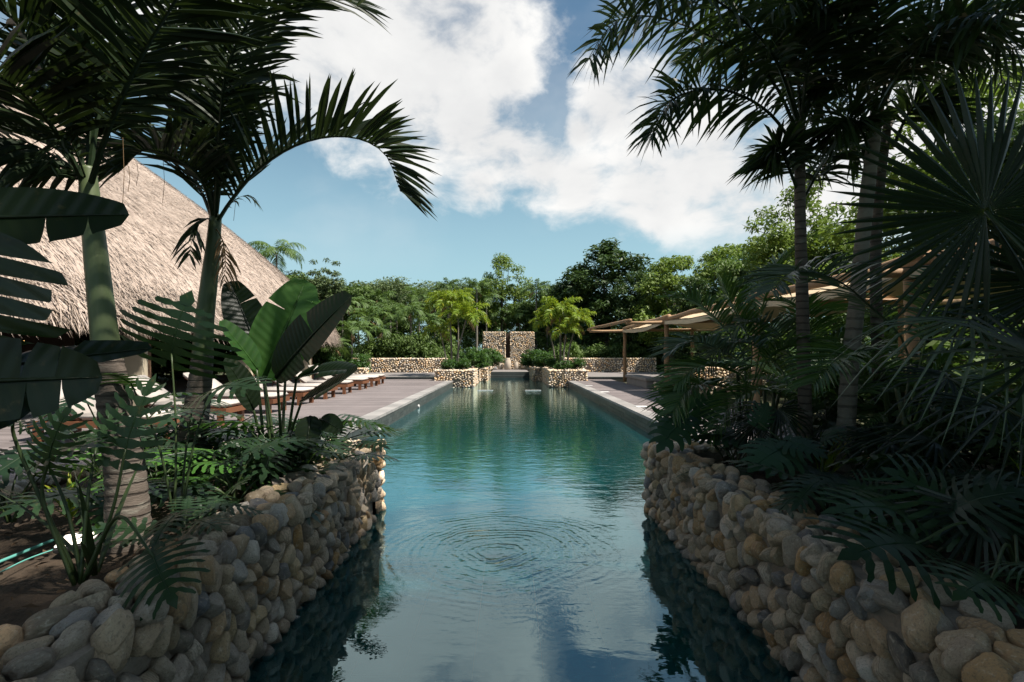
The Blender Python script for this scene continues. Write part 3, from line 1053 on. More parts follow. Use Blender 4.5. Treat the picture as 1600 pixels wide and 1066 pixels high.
# floor, columns, beams, back wall
b = MB(); b.box(CX - 7.5, -9.3, 2, 30, .1, DECK - .02); b.v = [tuple(Vector(v) + PO) for v in b.v]
b.build('floor_slab', MT['terrace'], pal)
for y in (2.1, 7.4, 12.65, 17.9, 23.2):
    b = MB(); b.box(-9.44, -9.0, -.1, .1, 0, 2.35); b.v = [tuple(Vector((v[0], v[1] + y, v[2] + DECK - .02)) + PO) for v in b.v]
    c = b.build('column', MT['plaster'], pal)
    b = MB(); b.box(-9.41, -9.03, -.02, .14, 0, 2.3); b.v = [tuple(Vector((v[0], v[1] + y + .125, v[2] + DECK - .02)) + PO) for v in b.v]
    b.build('timber_core', MT['brown_side'], c)
for y in (4.5, 10, 15.5, 21):
    b = MB(); b.box(CX - .2, CX + .2, -.2, .2, 0, 8.5); b.v = [tuple(Vector((v[0] + 2, v[1] + y, v[2] + DECK - .02)) + PO) for v in b.v]
    b.build('column', MT['dark_wood'], pal)
b = MB(); b.tube([(-9.22, 1, 2.62), (-9.22, 24.5, 2.62)], .13, 8)
b.v = [tuple(Vector(v) + PO) for v in b.v]; b.build('beam', MT['dark_wood'], pal)
b = MB(); b.box(-14.2, -14.0, 0, 16.5, .3, 3.6); b.box(-14.2, -13.3, 7, 14.5, .3, 1.4)
b.v = [tuple(Vector(v) + PO) for v in b.v]; b.build('back_wall', MT['dark_wood'], pal)
bm_ = MB()
ico = arr(FAR_STONES[0])
for row, z in ((0, 2.23), (1, 1.95)):
    for k in range(12):
        y = 9.2 + k * .42
        q = Vector((-13.2 + row * .1, y, z)) + PO
        bm_.add([tuple(np.array(v) * .022 + np.array(q)) for v in ico[0]], [tuple(int(i) for i in f) for f in ico[1]])
lb_ = bm_.build('bulb', MT['bulb'], pal)
tag(lb_, kind='stuff')

# ------------------------------------------------------------------ loungers
def make_lounger():
    root = empty('lounger')
    W2 = .36
    m_ = MB()
    for s in (-1, 1):
        m_.box(-2.0, 0, s * W2 - .03, s * W2 + .03, .22, .31)
    m_.box(-.06, 0, -W2 + .03, W2 - .03, .22, .31); m_.box(-2.0, -1.94, -W2 + .03, W2 - .03, .22, .31)
    m_.build('frame', MT['lounger_wood'], root)
    lm_ = MB(); lm_.box(-.045, .045, -.045, .045, 0, .24)
    lme_ = lm_.mesh('leg', MT['lounger_wood'])
    for x in (-.12, -1.0, -1.88):
        for s in (-1, 1):
            link('leg', lme_, root, (x, s * (W2 - .015), 0), None, (1, 1, .93))
    sm = MB(); sm.box(-.03, .03, -W2 + .032, W2 - .032, -.01, .01)
    sme = sm.mesh('slat', MT['lounger_wood'])
    for k in range(14):
        link('slat', sme, root, (-.13 - k * .088, 0, .318))
    def cushion(name, M, L):
        bm = bmesh.new()
        bmesh.ops.create_cube(bm, size=1)
        bmesh.ops.scale(bm, vec=(L, W2 * 2 + .02, .09), verts=bm.verts)
        bmesh.ops.bevel(bm, geom=bm.edges[:], offset=.03, segments=3, affect='EDGES')
        bmesh.ops.transform(bm, matrix=M, verts=bm.verts)
        me = bpy.data.meshes.new(name); bm.to_mesh(me); bm.free()
        me.materials.append(MT['cushion'])
        me.polygons.foreach_set('use_smooth', np.ones(len(me.polygons), dtype=bool))
        link(name, me, root)
    cushion('seat_cushion', Matrix.Translation((-.66, 0, .375)), 1.30)
    a = R(36)
    cushion('back_cushion', Matrix.Translation((-1.32, 0, .375)) @ Matrix.Rotation(a, 4, 'Y') @ Matrix.Translation((-.41, 0, 0)), .84)
    bf = MB()
    Mb = Matrix.Translation((-1.32, 0, .31)) @ Matrix.Rotation(a, 4, 'Y')
    for s in (-1, 1):
        bf.box(-.80, 0, s * .3 - .02, s * .3 + .02, -.02, .02, M=Mb)
    for k in range(5):
        bf.box(-.12 - k * .15 - .03, -.12 - k * .15 + .03, -.28, .28, -.018, .018, M=Mb)
    bf.build('back_frame', MT['lounger_wood'], root)
    pr = MB(); pr.tube([(-1.88, -.25, .3), (-1.80, -.25, .62)], .015, 6); pr.tube([(-1.88, .25, .3), (-1.80, .25, .62)], .015, 6)
    pr.build('prop', MT['lounger_wood'], root)
    return root


def copy_tree(o, parent=None):
    c = o.copy()
    COL.objects.link(c)
    c.parent = parent
    for ch in list(o.children):
        copy_tree(ch, c)
    return c


LG = make_lounger()
lys = [(7.75, -4.95), (9.5, -5.0), (11.3, -5.0), (13.1, -5.05), (14.9, -5.05), (16.7, -5.1), (18.6, -5.2), (20.3, -5.25), (21.9, -5.3)]
ordn = ['nearest the camera left of the thick palm trunk', 'second from the camera right of the thick palm trunk', 'third from the camera in front of a cream column',
        'fourth from the camera behind the slim palm', 'fifth from the camera behind the banana stems', '', 'third from the far end of the row', 'next to last at the far end of the row', 'last at the far end of the row by the stone wall']
ordn[5] = 'fourth from the far end of the row'
allg = []
for i, (y, x) in enumerate(lys):
    o = LG if i == 0 else copy_tree(LG)
    o.location = (x + rng.uniform(-.08, .08), y + rng.uniform(-.06, .06), DECK); o.rotation_euler = (0, 0, rng.uniform(-.06, .06))
    tag(o, 'cream cushioned wooden lounger, ' + ordn[i], 'sun lounger', 'sun loungers in a row on the left deck')

# ------------------------------------------------------------------ pergola of logs with canvas
def log_pts(a, b, n=9, wob=.02, rg=rng):
    a, b = Vector(a), Vector(b)
    return [a.lerp(b, i / (n - 1)) + Vector((rg.uniform(-wob, wob), rg.uniform(-wob, wob), rg.uniform(-wob, wob))) for i in range(n)]


def log(root, a, b, r0, r1, name='beam', n=11):
    a = Vector(a) - root.location; b = Vector(b) - root.location
    p = smooth_pts(log_pts(a, b, 6, .025), n)
    m_ = MB()
    m_.tube(p, [r0 + (r1 - r0) * i / (n - 1) + rng.uniform(-.006, .006) for i in range(n)], 10, rng.random())
    return m_.build(name, MT['log'], root, True)


PZ = 2.70
perg = empty('pergola', (6.5, 17.6, DECK), 'pergola of peeled logs with tan canvas shade over the right deck', 'pergola')
post_y = [24.0, 17.6, 11.2, 6.9, 3.6]
for y in post_y:
    log(perg, (5.42, y, DECK), (5.40, y, PZ + .05), .085, .075, 'post')
    log(perg, (8.6, y, .16), (8.6, y, PZ + .1), .085, .075, 'post')
for y in post_y:
    x0 = 3.75 if y > 20 else (4.0 if y > 15 else 4.6)
    log(perg, (x0, y - .12, PZ - .02), (10.0, y - .05, PZ + .05), .06, .07)
log(perg, (3.78, 24.6, PZ + .08), (4.05, 17.2, PZ + .05), .055, .06)
for a_, b_ in zip(post_y[:-1], post_y[1:]):
    log(perg, (5.4, a_ + .3, PZ + .10), (5.4, b_ - .3, PZ + .16), .07, .085)
    log(perg, (8.6, a_ + .3, PZ + .12), (8.6, b_ - .3, PZ + .16), .07, .08)
    log(perg, (7.0, a_ + .2, PZ + .42), (7.0, b_ - .2, PZ + .42), .06, .06)
for y in post_y[1:]:
    log(perg, (5.3, y + .1, PZ + .15), (7.05, y, PZ + .48), .055, .05, 'rafter')
    log(perg, (8.7, y + .1, PZ + .15), (6.95, y, PZ + .48), .055, .05, 'rafter')
for y0_, y1_ in zip(post_y[:-1], post_y[1:]):
    ks = 1
    V, Fq = [], []
    nx, ny = 20, 24
    for j in range(ny + 1):
        for i in range(nx + 1):
            u, v = i / nx, j / ny
            x = 5.3 + 3.4 * u
            y = (y0_ - .15) + (y1_ - y0_ + .3) * v
            roofz = PZ + .10 + .38 * (1 - abs(2 * u - 1))
            sag = -.07 * math.sin(math.pi * v) * (1 + .4 * math.cos(4 * math.pi * u)) - .05
            V.append((x - 6.5, y - 17.6, roofz + sag - DECK + .02 * noise.noise(Vector((x * 2, y * 2, 0)))))
    for j in range(ny):
        for i in range(nx):
            a = j * (nx + 1) + i
            Fq.append((a, a + 1, a + nx + 2, a + nx + 1))
    # hanging valance on the pool side
    base = len(V)
    for j in range(ny + 1):
        v = j / ny
        y = (y0_ - .15) + (y1_ - y0_ + .3) * v
        top = V[j * (nx + 1)]
        V.append((top[0] - .004, top[1], top[2] - .02)); V.append((top[0] - .03, top[1], top[2] - .13 - .03 * math.sin(math.pi * v)))
    for j in range(ny):
        a = base + 2 * j
        Fq.append((a, a + 2, a + 3, a + 1))
    link('canvas', np_mesh('canvas', V, Fq, np.zeros(len(V)), MT['canvas'], True), perg)
# bench block and post feet
def bevel_box(name, dims, mat, loc, bev=.015, parent=None):
    bm = bmesh.new(); bmesh.ops.create_cube(bm, size=1)
    bmesh.ops.scale(bm, vec=dims, verts=bm.verts)
    bmesh.ops.bevel(bm, geom=bm.edges[:], offset=bev, segments=2, affect='EDGES')
    bmesh.ops.translate(bm, vec=(0, 0, dims[2] / 2), verts=bm.verts)
    me = bpy.data.meshes.new(name); bm.to_mesh(me); bm.free(); me.materials.append(mat)
    return link(name, me, parent, loc)


bn = empty('stone_bench', (5.0, 20.8, DECK), 'low grey stone bench on the right deck between the log posts', 'bench')
bevel_box('seat', (.62, 3.4, .10), MT['bench'], (0, 0, .285), .015, bn)
bevel_box('base', (.50, 3.2, .28), MT['bench'], (0, 0, 0), .015, bn)
bn.location = (5.35, 20.6, DECK)

# ------------------------------------------------------------------ lamp and hose in left bed
lp = empty('ground_lamp', AT(126, 832, 2.85), 'lit rectangular ground lamp on the soil of the left bed', 'garden lamp')
lp.location.z = zleft(lp.location.x, lp.location.y) + .04
bevel_box('housing', (.20, .13, .035), MT['metal'], (0, 0, 0), .008, lp)
bevel_box('glass', (.18, .11, .010), MT['lamp_glass'], (0, 0, .035), .003, lp)
lp.rotation_euler = (R(14), R(-8), R(12))
hp = [AT(-20, 868, 2.6), AT(25, 850, 2.75), AT(65, 832, 2.9), AT(95, 818, 3.0), AT(150, 812, 3.1)]
for p in hp: p.z = zleft(p.x, p.y) + .045
mh = MB(); mh.tube(smooth_pts(hp, 20), .009, 8)
tag(mh.build('garden_hose', MT['hose'], None, True), 'thin turquoise irrigation hose lying on the left soil', 'hose')
hp = [AT(-10, 905, 2.45), AT(40, 868, 2.65), AT(90, 846, 2.8), AT(110, 838, 2.85)]
for p in hp: p.z = zleft(p.x, p.y) + .045
mh = MB(); mh.tube(smooth_pts(hp, 20), .004, 6)
tag(mh.build('irrigation_line', MT['hose'], None, True), 'thinner pale irrigation line in front of the lit lamp', 'hose')

# ------------------------------------------------------------------ palms: fronds and trunks
UP = Vector((0, 0, 1))


def frond(mb, P, n=40, L=.5, W=.035, fold=.5, fwd=.5, droop=.25, t0=.18, plum=0.0, rach=.012, seg=3, jit=.14, vee=True, up=None, tipL=.45, baseL=.55, rg=rng, twist=.35, wprof=None, fishy=False):
    """Feather leaf along the curve P: a tapering midrib and two rows of folded leaflets."""
    m_ = 60
    C = smooth_pts(P, m_)
    mb.tube(C[::3] + [C[-1]], [max(.0015, rach * (1 - .93 * i / 20)) for i in range(len(C[::3]) + 1)], 5, .75)
    tot = n
    for i in range(tot):
        if rg.random() < .03: continue
        t = t0 + (1 - t0) * (i + .5) / tot
        k = t * (m_ - 1)
        a = int(k); a = min(a, m_ - 2)
        p = C[a].lerp(C[a + 1], k - a)
        T = (C[min(a + 2, m_ - 1)] - C[max(a - 1, 0)]).normalized()
        u_ = Vector(up) if up is not None else UP
        U = u_ - T * u_.dot(T)
        if U.length < .15:
            h_ = C[-1] - C[0]; U = UP * .3 + Vector((-h_.x, -h_.y, 0)).normalized() if Vector((h_.x, h_.y)).length > .01 else Vector((0, -1, 0))
            U = U - T * U.dot(T)
        U.normalize()
        Sd = T.cross(U)
        tt = (t - t0) / (1 - t0)
        prof_ = min(1, baseL + (1 - baseL) * tt / .25) if tt < .25 else (1 if tt < .6 else 1 - (1 - tipL) * (tt - .6) / .4)
        for s in (-1, 1):
            rows = 1 if plum == 0 else 2
            for rw in range(rows):
                fo = fold + rg.gauss(0, jit) + (rg.uniform(-1, 1) * plum if plum else 0)
                fw = fwd + .55 * tt ** 2 + rg.gauss(0, jit * .6)
                d = (Sd * s * math.cos(fo) + U * math.sin(fo) + T * fw).normalized()
                l = L * prof_ * rg.uniform(.86, 1.1)
                wd = W * (.75 + .35 * math.sin(math.pi * min(1, tt * 1.1 + .1))) * rg.uniform(.85, 1.1)
                wa = (T - d * T.dot(d)).normalized()
                n_ = d.cross(wa)
                ang = rg.gauss(0, twist)
                wv_ = (wa * math.cos(ang) + n_ * math.sin(ang))
                nn = d.cross(wv_)
                pts, ws = [], []
                dr = droop * rg.uniform(.6, 1.4)
                for q in range(seg + 1):
                    f_ = q / seg
                    pts.append(p + d * l * f_ - UP * dr * l * f_ ** 2.2)
                    if fishy:
                        ws.append(wd * (.12 + .88 * min(1, f_ * 1.4)) if q < seg else wd * .75)
                    else:
                        ws.append(wd * (.35, 1, .85, 0)[q] if seg == 3 else wd * max(0, math.sin(math.pi * (f_ * .86 + .14))) if q < seg else 0)
                vs, fs = [], []
                r_ = rg.random()
                if vee:
                    for q in range(seg + 1):
                        if ws[q] == 0 and q == seg:
                            vs.append(pts[q])
                        else:
                            dip = nn * ws[q] * .28
                            vs += [pts[q] - wv_ * ws[q] * .5 + dip, pts[q] - dip * .5, pts[q] + wv_ * ws[q] * .5 + dip]
                    for q in range(seg):
                        b_ = q * 3
                        if q == seg - 1 and ws[seg] == 0:
                            fs += [(b_, b_ + 1, b_ + 3), (b_ + 1, b_ + 2, b_ + 3)]
                        else:
                            fs += [(b_, b_ + 1, b_ + 4, b_ + 3), (b_ + 1, b_ + 2, b_ + 5, b_ + 4)]
                else:
                    for q in range(seg + 1):
                        if ws[q] == 0 and q == seg:
                            vs.append(pts[q])
                        else:
                            vs += [pts[q] - wv_ * ws[q] * .5, pts[q] + wv_ * ws[q] * .5]
                    for q in range(seg):
                        b_ = q * 2
                        if q == seg - 1 and ws[seg] == 0:
                            fs += [(b_, b_ + 1, b_ + 2)]
                        else:
                            fs += [(b_, b_ + 1, b_ + 3, b_ + 2)]
                mb.add(vs, fs, r_)
                if fishy: pass


def arc(origin, azm, el0, L, bend, n=7, side=0.0):
    """A drooping curve that leaves origin at azimuth azm and elevation el0 and bends down by bend radians."""
    p = Vector(origin)
    out = [p.copy()]
    for i in range(n):
        f_ = (i + .5) / n
        e = el0 - bend * f_ ** 1.3
        a = azm + side * f_
        p = p + Vector((math.sin(a) * math.cos(e), math.cos(a) * math.cos(e), math.sin(e))) * (L / n)
        out.append(p.copy())
    return out


def trunk(root, P, r0, r1, mat, name='trunk', rings=.06, sides=16, n=60, flare=1.0, ring_amp=.055):
    C = smooth_pts([Vector(p) - root.location for p in P], n)
    length = sum((C[i + 1] - C[i]).length for i in range(n - 1))
    rad = []
    d = 0
    for i in range(n):
        f_ = i / (n - 1)
        r_ = r0 + (r1 - r0) * f_
        if flare != 1: r_ *= 1 + (flare - 1) * math.exp(-f_ * 7)
        if rings:
            ph = (f_ * length / rings) % 1
            r_ *= 1 - ring_amp * (1 if ph < .22 else 0)
        rad.append(r_)
    mb = MB(); mb.tube(C, rad, sides, rng.random())
    return mb.build(name, mat, root, True)


def add_frond(root, P, mat, name='frond', **kw):
    mb = MB()
    frond(mb, [Vector(p) - root.location for p in P], **kw)
    return mb.build(name, mat, root)


# --- the two pale-shafted palms of the left bed
base = AT(203, 838, 2.93); base.z = zleft(base.x, base.y)
p1 = empty('palm_tree', base, 'thick leaning palm with a smooth green shaft, nearest in the left bed', 'palm tree')
B = lambda px, py, Y: AT(px, py, Y)
trunk(p1, [base - Vector((0, 0, .1)), B(196, 740, 2.93), B(182, 650, 2.92), B(168, 560, 2.92)], .112, .076, MT['ringed_trunk'], rings=.055, flare=1.15)
trunk(p1, [B(169, 566, 2.92), B(162, 510, 2.92), B(150, 400, 2.92), B(142, 320, 2.92), B(136, 262, 2.92)], .075, .042, MT['crownshaft'], 'crownshaft', rings=0)
c1 = B(138, 300, 2.92)
K = dict(n=42, L=.60, W=.040, fold=.35, fwd=.42, droop=.18, rach=.017, t0=.24)
near_f = [
    [c1, B(165, 215, 2.8), B(205, 120, 2.65), B(250, 40, 2.5), B(300, -30, 2.35), B(380, -70, 2.2)],
    [c1, B(150, 200, 2.95), B(175, 90, 3.0), B(215, -20, 3.0), B(280, -110, 3.0)],
    [c1, B(115, 210, 2.9), B(75, 120, 2.8), B(30, 40, 2.7), B(-40, -20, 2.6), B(-130, -40, 2.5)],
    [c1, B(105, 235, 2.8), B(60, 170, 2.6), B(0, 120, 2.4), B(-70, 100, 2.2), B(-140, 120, 2.0)],
    [c1, B(100, 240, 3.0), B(50, 215, 3.1), B(0, 200, 3.2), B(-60, 210, 3.3)],
    [c1, B(150, 190, 3.1), B(185, 70, 3.4), B(200, -50, 3.6)],
    [c1, B(140, 180, 3.1), B(140, 60, 3.3), B(80, -60, 3.4)],
]
for i, P in enumerate(near_f):
    add_frond(p1, P, MT['palm'], **K)
add_frond(p1, [c1, B(112, 262, 2.9), B(70, 236, 2.85), B(35, 220, 2.8), B(0, 215, 2.75)], MT['palm'], n=22, L=.34, W=.034, fold=-.7, fwd=.5, droop=.5, rach=.012, t0=.1)
add_frond(p1, [B(136, 285, 2.9), B(120, 240, 2.8), B(105, 215, 2.75), B(90, 225, 2.7), B(78, 262, 2.65)], MT['palm'], n=14, L=.16, W=.02, fold=0, fwd=.6, droop=.3, rach=.006)

base = AT(292, 740, 4.6); base.z = zleft(base.x, base.y)
p2 = empty('palm_tree', base, 'slimmer palm with a pale green shaft and one long frond arching to the right', 'palm tree')
trunk(p2, [base - Vector((0, 0, .1)), B(300, 690, 4.6), B(310, 620, 4.6), B(317, 555, 4.6)], .138, .086, MT['ringed_trunk'], rings=.075, flare=1.05)
trunk(p2, [B(316, 562, 4.6), B(320, 500, 4.6), B(328, 430, 4.6), B(333, 385, 4.6), B(337, 335, 4.6)], .086, .050, MT['crownshaft'], 'crownshaft', rings=0)
c2 = B(336, 352, 4.6)
big = add_frond(p2, [c2, B(362, 312, 4.5), B(400, 268, 4.4), B(450, 233, 4.3), B(505, 215, 4.2), B(560, 217, 4.15), B(603, 243, 4.1), B(626, 300, 4.1)],
                MT['palm'], n=52, L=.66, W=.046, fold=.95, fwd=.55, droop=.16, rach=.019, t0=.13, tipL=.5, seg=4, rg=random.Random(5), twist=.5)
K2 = dict(n=46, L=.64, W=.040, fold=.45, fwd=.5, droop=.2, rach=.018, t0=.16)
for P in [
    [c2, B(348, 250, 4.5), B(375, 150, 4.4), B(410, 70, 4.3), B(455, 10, 4.2), B(510, -10, 4.1), B(560, 10, 4.0)],
    [c2, B(338, 240, 4.5), B(345, 130, 4.4), B(360, 30, 4.3), B(385, -60, 4.2)],
    [c2, B(325, 250, 4.5), B(310, 150, 4.3), B(290, 60, 4.2), B(265, -20, 4.0)],
    [c2, B(318, 265, 4.6), B(285, 190, 4.6), B(240, 150, 4.6), B(190, 140, 4.5), B(150, 165, 4.4)],
    [c2, B(310, 290, 4.7), B(270, 230, 4.9), B(220, 200, 5.1), B(175, 200, 5.2)],
    [c2, B(315, 280, 4.4), B(270, 245, 4.1), B(225, 235, 3.9), B(195, 260, 3.8)],
    [c2, B(350, 250, 4.8), B(375, 160, 5.1), B(395, 90, 5.3), B(420, 40, 5.5)],
    [c2, B(342, 230, 4.3), B(352, 120, 4.0), B(385, 40, 3.8), B(430, -20, 3.6), B(490, -40, 3.5)],
]:
    add_frond(p2, P, MT['palm'], **K2)
add_frond(p2, [B(333, 345, 4.6), B(322, 342, 4.55), B(308, 352, 4.5), B(300, 375, 4.45), B(296, 400, 4.4)], MT['palm'], n=14, L=.26, W=.035, fold=.1, fwd=.9, droop=.3, rach=.008)
add_frond(p2, [B(340, 350, 4.6), B(360, 318, 4.7), B(385, 306, 4.8), B(405, 320, 4.8)], MT['palm'], n=9, L=.16, W=.018, fold=0, fwd=.9, droop=.5, rach=.005)
add_frond(p2, [B(334, 352, 4.6), B(346, 372, 4.5), B(352, 400, 4.5), B(350, 440, 4.5)], MT['dry'], 'dry_frond', n=12, L=.16, W=.02, fold=-.4, fwd=.8, droop=.7, rach=.008, t0=.3)
# hanging dead threads
th_ = MB()
for (px, y0_, y1_, Y) in ((192, 215, 330, 3.0), (201, 260, 300, 3.0), (255, 250, 318, 4.2), (28, 250, 315, 2.8), (366, 290, 345, 4.6), (214, 255, 290, 4.0)):
    th_.tube([AT(px, y0_, Y) - p1.location, AT(px + 2, (y0_ + y1_) / 2, Y) - p1.location, AT(px - 1, y1_, Y) - p1.location], .002, 4)
th_.build('dead_fibre', MT['dry'], p1)

# --- foxtail palms of the right bed
KF = dict(n=44, L=.40, W=.030, fold=.15, fwd=.45, droop=.32, plum=1.1, rach=.016, t0=.18, vee=False, seg=3, tipL=.5, baseL=.7, fishy=False, jit=.2)


def foxtail(label, P, r0, r1, top, fronds, shaft=None, rg=rng):
    b_ = Vector(P[0])
    root = empty('palm_tree', b_, label, 'palm tree', None)
    trunk(root, P, r0, r1, MT['grey_trunk'] if shaft != 'dark' else MT['ringed_trunk'], rings=.09, flare=1.1, ring_amp=.05)
    for Q in fronds:
        add_frond(root, Q, MT['foxtail'], **dict(KF, rg=rg))
    return root


t1 = B(1250, 190, 4.4)
tb = AT(1259, 735, 4.4); tb.z = zright(tb.x, tb.y) - .05
foxtail('slender dark grey foxtail palm whose plumed fronds arch left over the pool', [tb, B(1257, 600, 4.4), B(1253, 450, 4.4), B(1250, 320, 4.4), t1], .058, .040, t1, [
    [B(1248, 215, 4.4), B(1212, 135, 4.3), B(1160, 85, 4.2), B(1095, 50, 4.1), B(1020, 26, 4.0), B(960, 35, 3.95), B(920, 95, 3.9)],
    [B(1248, 240, 4.4), B(1205, 180, 4.25), B(1150, 146, 4.15), B(1095, 140, 4.05), B(1045, 160, 4.0), B(1018, 212, 3.95)],
    [B(1250, 200, 4.4), B(1225, 100, 4.3), B(1190, 20, 4.2), B(1130, -50, 4.0), B(1050, -70, 3.9)],
    [B(1252, 200, 4.4), B(1245, 100, 4.4), B(1235, 0, 4.3), B(1200, -80, 4.2)],
    [B(1254, 200, 4.4), B(1275, 110, 4.5), B(1310, 40, 4.6), B(1360, 0, 4.7)],
    [B(1252, 190, 4.4), B(1265, 90, 4.2), B(1290, 0, 4.0), B(1330, -80, 3.8)],
    [B(1247, 300, 4.4), B(1232, 262, 4.35), B(1222, 240, 4.3), B(1213, 232, 4.3), B(1205, 240, 4.3)],
    [B(1256, 310, 4.4), B(1275, 275, 4.45), B(1297, 238, 4.5), B(1325, 225, 4.6), B(1345, 240, 4.6)],
    [B(1250, 200, 4.4), B(1215, 120, 4.7), B(1170, 70, 5.0), B(1110, 70, 5.2), B(1070, 100, 5.3)],
    [B(1250, 200, 4.4), B(1210, 90, 4.0), B(1140, 15, 3.7), B(1060, -20, 3.4), B(980, -10, 3.2)],
], 'dark', rg=random.Random(3))
t2 = B(1372, 160, 4.2)
tb = AT(1318, 735, 4.2); tb.z = zright(tb.x, tb.y) - .05
foxtail('pale ringed palm trunk leaning right behind the fan leaf, left one of the close pair', [tb, B(1326, 600, 4.2), B(1338, 480, 4.2), B(1352, 330, 4.2), t2], .072, .048, t2, [
    [B(1368, 190, 4.2), B(1345, 100, 4.1), B(1310, 30, 4.0), B(1260, 0, 3.9), B(1200, 20, 3.8)],
    [B(1370, 190, 4.2), B(1400, 110, 4.0), B(1450, 60, 3.8), B(1520, 40, 3.6), B(1590, 80, 3.4)],
    [B(1370, 190, 4.2), B(1395, 90, 4.3), B(1440, 10, 4.4), B(1500, -30, 4.5)],
    [B(1370, 190, 4.2), B(1370, 90, 4.0), B(1370, -10, 3.8), B(1350, -90, 3.6)],
    [B(1366, 220, 4.2), B(1340, 160, 4.3), B(1310, 130, 4.4), B(1280, 140, 4.5), B(1262, 180, 4.5)],
    [B(1372, 180, 4.2), B(1420, 90, 3.6), B(1500, 30, 3.2), B(1600, 20, 2.8)],
    [B(1362, 250, 4.2), B(1345, 200, 4.1), B(1325, 185, 4.0), B(1305, 200, 4.0)],
], rg=random.Random(4))
t3 = B(1390, 170, 4.6)
tb = AT(1378, 720, 4.6); tb.z = zright(tb.x, tb.y) - .05
foxtail('darker slim palm trunk standing just right of the pale ringed trunk', [tb, B(1372, 560, 4.6), B(1368, 400, 4.6), B(1376, 280, 4.6), t3], .055, .035, t3, [
    [B(1390, 200, 4.6), B(1430, 120, 4.7), B(1480, 80, 4.8), B(1540, 90, 4.9), B(1580, 140, 5.0)],
    [B(1390, 200, 4.6), B(1380, 100, 4.9), B(1350, 30, 5.2), B(1300, 20, 5.4)],
    [B(1390, 200, 4.6), B(1440, 90, 5.0), B(1510, 20, 5.3), B(1600, 10, 5.5)],
    [B(1395, 230, 4.6), B(1425, 170, 4.5), B(1465, 160, 4.4), B(1500, 190, 4.3)],
], 'dark', rg=random.Random(6))

# --- fan palms
def fan_leaf(mb, Rr, n=34, arc_=5.2, fuse=.42, droop=.25, w=1.0, rg=rng, cone=.15, dr_tip=.0):
    da = arc_ / n
    for k in range(n):
        a = -arc_ / 2 + da * (k + .5) + rg.gauss(0, .015)
        d = Vector((math.sin(a), math.cos(a), 0)); s = Vector((math.cos(a), -math.sin(a), 0))
        L = Rr * (1 - .12 * abs(a) / (arc_ / 2)) * rg.uniform(.92, 1.05)
        vs, fs = [], []
        prof_ = ((.02, .3), (fuse * .5, 1), (fuse, 1.0), (.62, .70), (.82, .42), (1, 0))
        dr = droop * rg.uniform(.8, 1.25); tipd = dr_tip * rg.uniform(.5, 1.5)
        for f_, q in prof_:
            c_ = d * L * f_ + UP * (cone * L * f_ - dr * L * f_ ** 2 - tipd * L * max(0, f_ - .55) ** 1.5 * 2)
            hw = math.tan(da / 2) * L * min(f_, fuse + .08) * q * w * 1.02
            if q == 0: vs.append(c_)
            else: vs += [c_ - s * hw - UP * hw * .45, c_ + UP * hw * .45, c_ + s * hw - UP * hw * .45]
        m_ = len(prof_)
        for q in range(m_ - 1):
            b_ = q * 3
            if q == m_ - 2: fs += [(b_, b_ + 1, b_ + 3), (b_ + 1, b_ + 2, b_ + 3)]
            else: fs += [(b_, b_ + 1, b_ + 4, b_ + 3), (b_ + 1, b_ + 2, b_ + 5, b_ + 4)]
        mb.add(vs, fs, rg.random())


def placed(root, mb, name, mat, M, smooth=False):
    o = mb.build(name, mat, root, smooth)
    o.matrix_local = Matrix.Translation(-root.location) @ M
    return o


def stem_to(root, a, b, r0, r1, sag=.15, mat=None, name='stem', n=14, bow=None):
    a, b = Vector(a), Vector(b)
    mid_ = a.lerp(b, .5) + (Vector(bow) if bow else Vector(((b.x - a.x) * -.1, (b.y - a.y) * -.1, sag * (b - a).length)))
    C = smooth_pts([a - root.location, mid_ - root.location, b - root.location], n)
    mb = MB(); mb.tube(C, [r0 + (r1 - r0) * i / (n - 1) for i in range(n)], 7, rng.random())
    return mb.build(name, mat or MT['stem'], root, True)


fb_ = Vector((2.6, 1.9, .5))
fan = empty('fan_palm', fb_, 'dark fan palm with large round pleated leaves at the right edge', 'palm tree')
fans = [  # hub, direction of the middle finger, normal, radius, droop, tip droop
    (B(1540, 330, 2.3), (-.25, .0, 1), (-.2, -1, -.25), .68, .10, .0, 6.0),
    (B(1512, 503, 2.25), (-.75, -.15, .1), (.0, -.35, 1), .46, .55, .8, 4.2),
    (B(1480, 590, 3.0), (-.8, 0, .1), (.0, -.5, .9), .42, .45, .3, 5.0),
    (B(1560, 640, 2.5), (-.8, -.3, .1), (.0, -.5, .9), .42, .45, .4, 5.0),
    (B(1660, 440, 2.4), (-.2, 0, 1), (-.6, -.8, .2), .55, .2, .1, 5.5),
    (B(1620, 560, 2.0), (-.7, .0, .4), (-.2, -.7, .7), .42, .3, .3, 5.0),
    (B(1560, 420, 3.3), (.3, .2, .8), (-.1, -.8, .5), .6, .2, .1, 5.0),
]
for hub, d, nrm, Rr, dr, td, ar in fans:
    mb = MB(); fan_leaf(mb, Rr, 56 if ar > 5.2 else 22, ar, .46 if ar > 5.2 else .22, dr, 1.0 if ar > 5.2 else .8, rng, .05, td)
    placed(fan, mb, 'leaf', MT['areca_pale' if Rr == .46 else 'fan'], basis(hub, d, nrm))
    stem_to(fan, fb_ + Vector((rng.uniform(-.05, .05), rng.uniform(-.05, .05), .1)), hub, .016, .008, .08)
trunk(fan, [fb_ - Vector((0, 0, .1)), fb_ + Vector((.02, 0, .3)), fb_ + Vector((.05, .02, .7))], .08, .07, MT['dark_trunk'], rings=.05)


